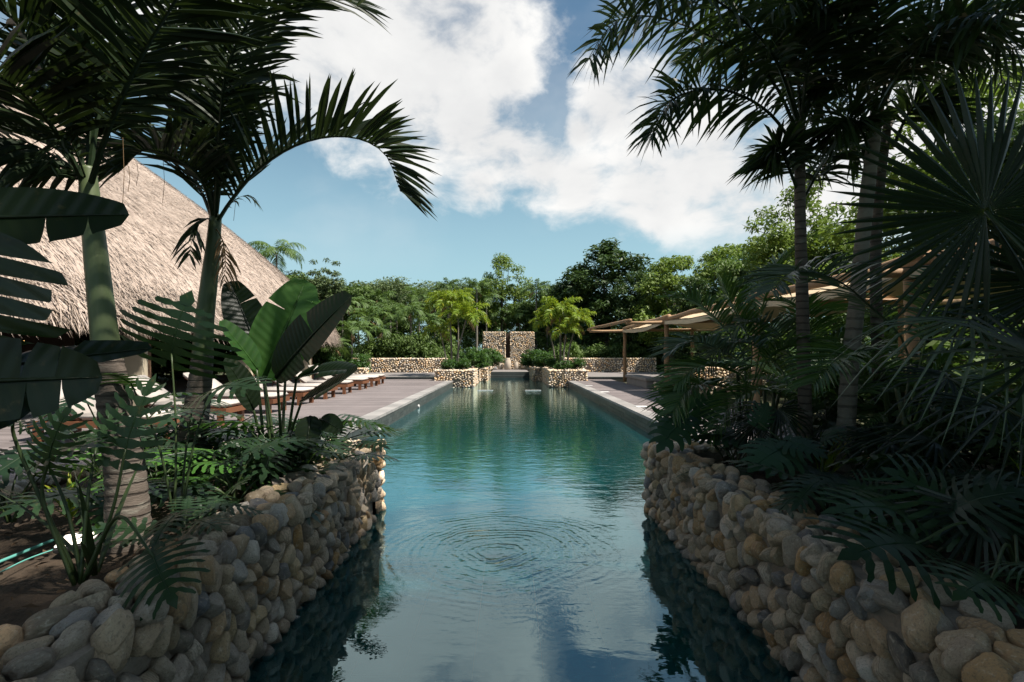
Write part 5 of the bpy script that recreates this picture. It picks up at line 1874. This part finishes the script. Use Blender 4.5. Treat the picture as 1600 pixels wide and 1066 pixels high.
variant('airy', 6, [(0, 0, 4.7, 1.7, 1.5, 1.3), (1.2, .2, 3.9, 1.2, 1.1, .8), (-1.3, -.2, 4.1, 1.1, 1.1, .8), (0, 0, 5.7, .7, .7, .5), (0, -.3, 3.0, 1.8, 1.4, .7)], 9500, .17, 'tree_light', 4, clump_r=.38, nclump=120)
variant('layered', 6, [(0, 0, 5.2, 1.4, 1.3, .5), (.8, -.2, 4.3, 1.9, 1.4, .45), (-.9, 0, 3.6, 2.0, 1.5, .5), (.4, -.3, 2.8, 2.2, 1.6, .55), (-.2, 0, 2.0, 2.0, 1.5, .6)], 13000, .20, 'tree_light', 5, clump_r=.42, nclump=150)
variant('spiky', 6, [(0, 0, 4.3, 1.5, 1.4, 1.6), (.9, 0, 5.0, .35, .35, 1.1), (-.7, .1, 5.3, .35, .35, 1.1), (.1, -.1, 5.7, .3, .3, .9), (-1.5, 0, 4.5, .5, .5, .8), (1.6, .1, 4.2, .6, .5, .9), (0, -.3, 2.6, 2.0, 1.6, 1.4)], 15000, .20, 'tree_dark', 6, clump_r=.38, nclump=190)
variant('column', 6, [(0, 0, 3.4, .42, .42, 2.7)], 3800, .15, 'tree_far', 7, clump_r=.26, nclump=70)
variant('bush', 1.2, [(0, 0, .62, .75, .65, .55), (.4, 0, .5, .5, .5, .4), (-.4, -.1, .5, .5, .45, .4)], 3600, .13, 'shrub', 8, r=.03, clump_r=.22, nclump=70)
variant('hedge', 1.6, [(0, 0, .8, 1.1, .6, .75), (.7, 0, .7, .7, .5, .6), (-.7, 0, .8, .7, .5, .65)], 6000, .14, 'tree', 9, r=.03, clump_r=.26, nclump=110)


def plant_tree(kind, px, top_py, Y, label, wide=1.0, name='tree', cat='tree', grp=None, z0=.16, rz=None, u=6.0):
    x = (px - VPX) * Y / F
    top = CAMZ - (top_py - HZ) * Y / F
    s = (top - z0) / (u * .97)
    root = empty(name, (x, Y, z0), label, cat, grp, rz=rng.uniform(0, 6.28) if rz is None else rz)
    c = link('crown', VAR[kind][0], root, None, None, (s * wide, s * wide, s))
    tr = link('trunk', VAR[kind][1], root, None, None, (s, s, s))
    return root


T = [
    # kind, px, top py, Y, wide, label
    ('umbrella', 640, 440, 52, 1.3, 'wide flat topped hazy tree on the skyline left of centre'),
    ('umbrella', 580, 446, 56, 1.1, 'flat topped hazy tree on the skyline right of the three thin spires'),
    ('round', 540, 445, 44, 1.0, 'bushy green tree just right of the palapa eave'),
    ('round', 470, 425, 46, 1.0, 'green tree behind the sloping end of the thatched roof'),
    ('column', 493, 410, 40, 1.1, 'left one of three thin spire trees on the skyline'),
    ('column', 508, 406, 41, .9, 'middle one of three thin spire trees on the skyline'),
    ('column', 521, 412, 40, 1.1, 'right one of three thin spire trees on the skyline'),
    ('round', 690, 458, 50, 1.1, 'mid green tree behind the left yellow green palms'),
    ('airy', 783, 408, 47, .8, 'tall airy tree rising highest above the slit wall'),
    ('round', 745, 460, 52, 1.0, 'green tree behind the wall left of the slit'),
    ('round', 820, 470, 46, .9, 'green tree behind the wall right of the slit'),
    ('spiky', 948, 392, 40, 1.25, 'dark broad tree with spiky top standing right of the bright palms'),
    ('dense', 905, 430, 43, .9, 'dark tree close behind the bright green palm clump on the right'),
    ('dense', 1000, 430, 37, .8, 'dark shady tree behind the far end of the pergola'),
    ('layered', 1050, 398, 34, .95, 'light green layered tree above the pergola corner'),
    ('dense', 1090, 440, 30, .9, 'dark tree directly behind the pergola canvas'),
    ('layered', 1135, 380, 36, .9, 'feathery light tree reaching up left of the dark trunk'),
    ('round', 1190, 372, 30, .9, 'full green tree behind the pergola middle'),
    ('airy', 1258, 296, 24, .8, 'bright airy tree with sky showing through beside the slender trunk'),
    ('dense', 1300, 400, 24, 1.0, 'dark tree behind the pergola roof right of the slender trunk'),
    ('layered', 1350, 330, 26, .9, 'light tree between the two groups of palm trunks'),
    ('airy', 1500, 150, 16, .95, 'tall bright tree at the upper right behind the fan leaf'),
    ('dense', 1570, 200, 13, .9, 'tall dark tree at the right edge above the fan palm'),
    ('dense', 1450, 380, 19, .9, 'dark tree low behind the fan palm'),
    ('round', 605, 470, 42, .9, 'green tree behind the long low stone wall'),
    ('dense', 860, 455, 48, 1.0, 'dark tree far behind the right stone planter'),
    ('round', 430, 470, 50, 1.1, 'tree hidden behind the palapa far end'),
    ('round', 380, 455, 60, 1.1, 'tree far behind the palapa roof'),
]
for k, px, tp, Y, wd, lb in T:
    plant_tree(k, px, tp, Y, lb, wd)
# rows of bushes that close the view under the crowns
ORD = ['first', 'second', 'third', 'fourth', 'fifth', 'sixth', 'seventh', 'eighth', 'ninth', 'tenth', 'eleventh', 'twelfth', 'thirteenth']
hed = [(x, 35.2 + (i % 3) * .9) for i, x in enumerate(np.linspace(-17, -4.2, 13))] + [(x, 36 + (i % 3) * .9) for i, x in enumerate(np.linspace(3.6, 16, 13))]
for i, (x, y) in enumerate(hed):
    root = empty('hedge_shrub', (x, y, .16), None, 'shrub', 'shrubs closing the far garden behind the terraces', rz=rng.uniform(0, 6.28))
    side_ = 'left' if x < 0 else 'right'
    k_ = i if x < 0 else 25 - i
    root['label'] = ('%s hedge shrub, %s from the outer end behind the %s' % (side_, ORD[k_], 'long low stone wall' if x < 0 else 'right terrace'))
    s = rng.uniform(1.0, 1.5)
    link('foliage', VAR['hedge'][0], root, None, None, (s, s, s * rng.uniform(1, 1.5)))
    link('trunk', VAR['hedge'][1], root, None, None, (s, s, s))
# a far wood that reads as one mass
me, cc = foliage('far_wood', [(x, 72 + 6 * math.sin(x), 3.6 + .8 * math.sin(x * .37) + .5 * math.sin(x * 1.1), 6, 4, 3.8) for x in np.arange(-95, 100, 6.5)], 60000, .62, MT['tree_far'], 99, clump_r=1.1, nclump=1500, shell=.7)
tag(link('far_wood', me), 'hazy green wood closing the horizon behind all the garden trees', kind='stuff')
# mid wood, darker, right behind the named trees
me, cc = foliage('undergrowth', [(x, 47 + 2 * math.sin(x * 2), 1.8, 2.6, 2.0, 1.9 + .4 * math.sin(x * 1.7)) for x in np.arange(-34, -1.5, 2.6)] + [(x, 46 + 2 * math.sin(x * 2), 2.0, 2.6, 2.0, 2.4) for x in np.arange(2, 38, 2.6)] + [(0, 46, 2, 3, 2, 1.6)]
                 + [(x, 27 + math.sin(x), 1.6, 1.6, 1.4, 2.0) for x in np.arange(11, 30, 1.8)] + [(9.8 + .3 * math.sin(y), y, 1.2, 1.2, 1.6, 1.6) for y in np.arange(4, 26, 2)], 60000, .30, MT['tree'], 98, clump_r=.6, nclump=1300, shell=.6)
tag(link('undergrowth', me), 'dark mass of undergrowth beneath the garden trees', kind='stuff')


# far palms: fronds of a few kinds, shared between the trees
def frond_var(mat, n, L, W, length, bend, el_, seed, **kw):
    mb = MB()
    frond(mb, arc((0, 0, 0), 0, el_, length, bend), n=n, L=L, W=W, rg=random.Random(seed), rach=.02, vee=False, seg=2, **kw)
    return mb.mesh('frond', MT[mat])


FV = {
    'far': [frond_var('far_palm', 26, .55, .07, 1.9, 1.5 + .3 * i, R(62 - 14 * i), i, fold=.2, droop=.5, t0=.15) for i in range(3)],
    'foxy': [frond_var('far_palm', 26, .34, .055, 1.7, 1.5 + .2 * i, R(64 - 15 * i), 10 + i, fold=.1, droop=.35, t0=.2, plum=1.0) for i in range(3)],
    'yellow': [frond_var('yellow_palm', 26, .38, .06, 1.5, 1.5 + .3 * i, R(70 - 16 * i), 20 + i, fold=.25, droop=.4, t0=.2, plum=.7) for i in range(3)],
    'coco': [frond_var('far_palm', 34, .75, .07, 3.0, 1.9 + .2 * i, R(68 - 20 * i), 30 + i, fold=-.1, droop=.7, t0=.15) for i in range(3)],
}


def far_palm(kind, px, crown_py, Y, label, nf=12, s=1.0, z0=.3, r=.07, grp=None, px0=None, cat='palm tree', low=True):
    top = AT(px, crown_py, Y)
    x0 = ((px0 if px0 is not None else px) - VPX) * Y / F
    root = empty('palm_tree', (x0, Y, z0), label, cat, grp)
    t_ = top - root.location
    tb_ = Vector((x0, Y, z0))
    trunk(root, [tb_, tb_ + Vector((t_.x * .2, 0, t_.z * .4)), tb_ + Vector((t_.x * .65, .05, t_.z * .75)), top], r, r * .6, MT['grey_trunk'], rings=0, sides=8, n=14)
    a0 = rng.uniform(0, 6.28)
    for i in range(nf):
        a = a0 + i * 2.4
        k = 0 if i < nf * .3 else (1 if i < nf * .65 else 2)
        ss = s * rng.uniform(.85, 1.12)
        link('frond', FV[kind][k], root, t_, (rng.uniform(-.1, .1), 0, a), (ss, ss, ss))
    if low:
        link('dry_frond', DRY, root, t_, (0, 0, rng.uniform(0, 6)), (s * .7, s * .7, s * .7))
    return root


mb = MB(); frond(mb, arc((0, 0, 0), 0, R(-10), 1.3, 1.3), n=20, L=.3, W=.05, droop=.9, fold=-.5, vee=False, seg=2, rach=.02)
DRY = mb.mesh('dry_frond', MT['dry'])
PL = [
    ('coco', 432, 398, 44, 'coconut palm whose crown shows just over the palapa roof', 14, 1.0, .12, None),
    ('foxy', 745, 452, 43.5, 'grey trunked palm left of the slit wall', 13, 1.0, .11, None),
    ('foxy', 700, 452, 43, 'dark crowned palm behind the left yellow green clump', 12, 1.0, .09, None),
    ('foxy', 838, 455, 43.5, 'slender grey trunked palm right of the slit wall', 13, 1.0, .10, None),
    ('far', 642, 490, 36, 'small palm with bare trunk behind the long low wall', 12, .85, .09, None),
    ('far', 620, 500, 38, 'pale palm just left of the bare trunked one', 11, .8, .07, None),
    ('far', 575, 500, 36.5, 'arching palm behind the left part of the low wall', 12, .95, .07, None),
    ('far', 597, 520, 35.5, 'low palm in front of the hedge at the low wall', 10, .8, .07, None),
    ('far', 550, 520, 34, 'low bright palm at the corner of the palapa', 11, .9, .07, None),
    ('far', 670, 505, 37, 'arching palm left of the yellow green clump', 12, .9, .07, None),
    ('foxy', 785, 500, 46, 'pale stemmed palm behind the slit', 11, .9, .08, None),
    ('far', 768, 500, 47, 'light palm with spread leaves above the left slit wall', 11, .9, .07, None),
    ('far', 812, 500, 45, 'light palm above the right slit wall', 11, .9, .07, None),
    ('far', 520, 545, 29, 'low feathery palm under the palapa eave end', 10, .7, .05, None),
    ('far', 560, 478, 42, 'tall thin palm above the hedge left of the bare trunked palm', 12, 1.0, .07, None),
    ('foxy', 590, 470, 44, 'full palm crown against the hazy flat topped tree', 13, 1.1, .08, None),
    ('far', 655, 468, 42, 'palm crown rising behind the bare trunked palm', 12, 1.0, .08, None),
    ('foxy', 680, 482, 40, 'green palm crown left of the yellow green clump', 12, 1.0, .08, None),
    ('far', 760, 470, 45, 'palm crown just above the left slit wall', 12, 1.1, .08, None),
    ('far', 855, 470, 44, 'palm crown between the grey trunk and the bright clump', 12, 1.0, .08, None),
    ('foxy', 610, 488, 40, 'rounded palm crown above the middle of the low wall', 12, .9, .08, None),
    ('far', 535, 480, 40, 'palm crown right of the palapa eave end', 12, 1.0, .08, None),
    ('yellow', 702, 478, 27.5, 'left taller one of the yellow green palms in the left planter', 14, 1.0, .055, 706),
    ('yellow', 728, 500, 26.5, 'right shorter one of the yellow green palms in the left planter', 13, .95, .055, 713),
    ('yellow', 688, 520, 28.5, 'low yellowing palm in the left planter', 10, .85, .05, 698),
    ('yellow', 716, 470, 29, 'slim green palm at the back of the left planter', 12, .8, .05, 716),
    ('yellow', 875, 490, 27, 'tallest bright green palm in the right planter', 14, .95, .06, 876),
    ('yellow', 900, 505, 26.5, 'right bright green palm in the right planter', 12, .9, .055, 886),
    ('yellow', 856, 508, 28, 'left bright green palm in the right planter', 11, .85, .05, 868),
    ('yellow', 884, 522, 26, 'low yellow palm in front in the right planter', 10, .7, .05, 880),
]
for kd, px, py, Y, lb, nf, s, r_, p0 in PL:
    far_palm(kd, px, py, Y, lb, nf, s, .3 if kd != 'yellow' else .7, r_, None, p0, low=kd != 'coco')

for (px, py, Y, s, z0, lb) in (
        (700, 590, 25.3, .55, .75, 'small round shrub at the left foot of the yellow green palms'), (722, 590, 25.5, .6, .75, 'dense round shrub at the front of the left planter'),
        (745, 590, 28.0, .95, .7, 'big dark fern like shrub in the left planter'), (758, 585, 31.5, 1.15, .7, 'tall dark shrub in front of the left slit wall'),
        (735, 585, 30.5, 1.2, .7, 'dark shrub behind the big fern like shrub'), (770, 585, 33.0, .9, .7, 'shrub leaning over the left rear planter'),
        (832, 585, 32.0, 1.1, .7, 'dark shrub in front of the right slit wall'), (850, 585, 30.0, 1.0, .7, 'shrub at the back of the right planter'),
        (866, 588, 26.5, .6, .75, 'low green shrub in the right front planter'), (900, 588, 26.0, .6, .75, 'round shrub at the right end of the right planter'),
        (842, 585, 33.5, .9, .7, 'shrub over the right rear planter'), (880, 590, 25.4, .5, .75, 'smallest low shrub at the front edge of the right planter')):
    root = empty('shrub', ((px - VPX) * Y / F, Y, z0), lb, 'shrub', None, rz=rng.uniform(0, 6))
    link('foliage', VAR['bush'][0], root, None, None, (s, s, s))
    link('trunk', VAR['bush'][1], root, None, None, (s, s, s))
# orange leaved shrub by the palapa end
me, cc = foliage('foliage', [(0, 0, .55, .25, .25, .5)], 500, .16, MT['orange'], 55, clump_r=.15, nclump=14)
root = empty('shrub', (-6.9 * 34 / 36 - 2.0, 33.8, .3), 'orange leaved croton in front of the hedge by the low wall', 'shrub')
link('foliage', me, root); link('trunk', VAR['bush'][1], root, None, None, (.7, .7, .8))
# shrubs below the eave of the palapa's far end
for i, (x, y, s) in enumerate(((-9.6, 27.5, 1.0), (-10.6, 29.5, 1.2), (-8.9, 30.5, 1.0), (-11.5, 27.0, 1.2))):
    root = empty('shrub', (x, y, .2), ('light green shrub beside the last palapa column', 'shrub behind the short stone wall end', 'rounded shrub left of the low wall corner', 'shrub under the far palapa eave')[i], 'shrub', None, rz=i)
    link('foliage', VAR['bush'][0], root, None, None, (s, s, s * 1.3)); link('trunk', VAR['bush'][1], root, None, None, (s, s, s * 1.3))
# greenery seen through the hall
for i in range(7):
    root = empty('hedge_shrub', (-17.5 + .5 * (i % 2), 14 + i * 2.6, .16), 'shrub seen through the open palapa, %s from the near end' % ORD[i], 'shrub', 'shrubs seen through the open palapa', rz=i)
    link('foliage', VAR['hedge'][0], root, None, None, (1.5, 1.5, 1.6)); link('trunk', VAR['hedge'][1], root, None, None, (1.5, 1.5, 1.6))

# dark leafy mass of the right bed, so small that no one plant can be told in the shade
me, cc = foliage('bed_foliage', [(3.4, 3.2, .9, .9, 1.1, .5), (4.6, 2.6, 1.1, .9, 1.2, .8), (3.6, 4.6, 1.0, 1.2, .6, .6), (5.2, 3.9, 1.3, 1.1, 1.0, 1.1), (2.9, 2.2, .75, .6, .8, .35), (6.2, 3.0, 1.6, 1.2, 1.6, 1.4), (5.0, 1.2, 1.4, 1.2, 1.2, 1.2)],
                 24000, .13, MT['tree_dark'], 71, clump_r=.26, nclump=330, elong=.30)
tag(link('bed_foliage', me), 'dense dark foliage filling the back of the right bed', kind='stuff')
me, cc = foliage('bed_foliage', [(-1.85, 4.2, .78, .3, .8, .16), (-2.9, 4.7, .72, .8, .5, .2)], 3000, .09, MT['philo'], 72, clump_r=.16, nclump=120, elong=.34)
tag(link('bed_foliage', me), 'low dark foliage between the larger plants of the left bed', kind='stuff')

# ------------------------------------------------------------------ unseen trees added to shade the near beds
variant('shade_canopy', 8, [(0, 0, 6.6, 2.9, 2.6, .9), (1.6, .6, 7.3, 1.6, 1.5, .7), (-1.5, -.4, 7.2, 1.7, 1.5, .7), (0, -1.6, 6.2, 2.0, 1.2, .6)], 28000, .26, 'tree_dark', 12, clump_r=.6, nclump=260, shell=.3)
SH = [(3.9, .9, .92, 'unseen tree added for shade in the near end of the right bed'), (6.2, -.6, .95, 'large unseen tree added for shade over the right bed'), 
      (-3.5, -.7, .95, 'unseen tree added for shade over the near left bed'), (8.4, 1.6, .9, 'tall unseen tree added for shade right of the right bed'), (-7.4, -2.8, 1.0, 'unseen tree added for shade left of the left deck end'),
      (9.5, -3.5, 1.0, 'unseen tree added for shade behind the right bed'), (5.4, -6.0, 1.0, 'farther unseen tree added for shade behind the right bed')]
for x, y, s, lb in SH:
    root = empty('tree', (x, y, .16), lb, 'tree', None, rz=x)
    link('crown', VAR['shade_canopy'][0], root, None, None, (s * 1.1, s * 1.1, s)); link('trunk', VAR['shade_canopy'][1], root, None, None, (s, s, s))
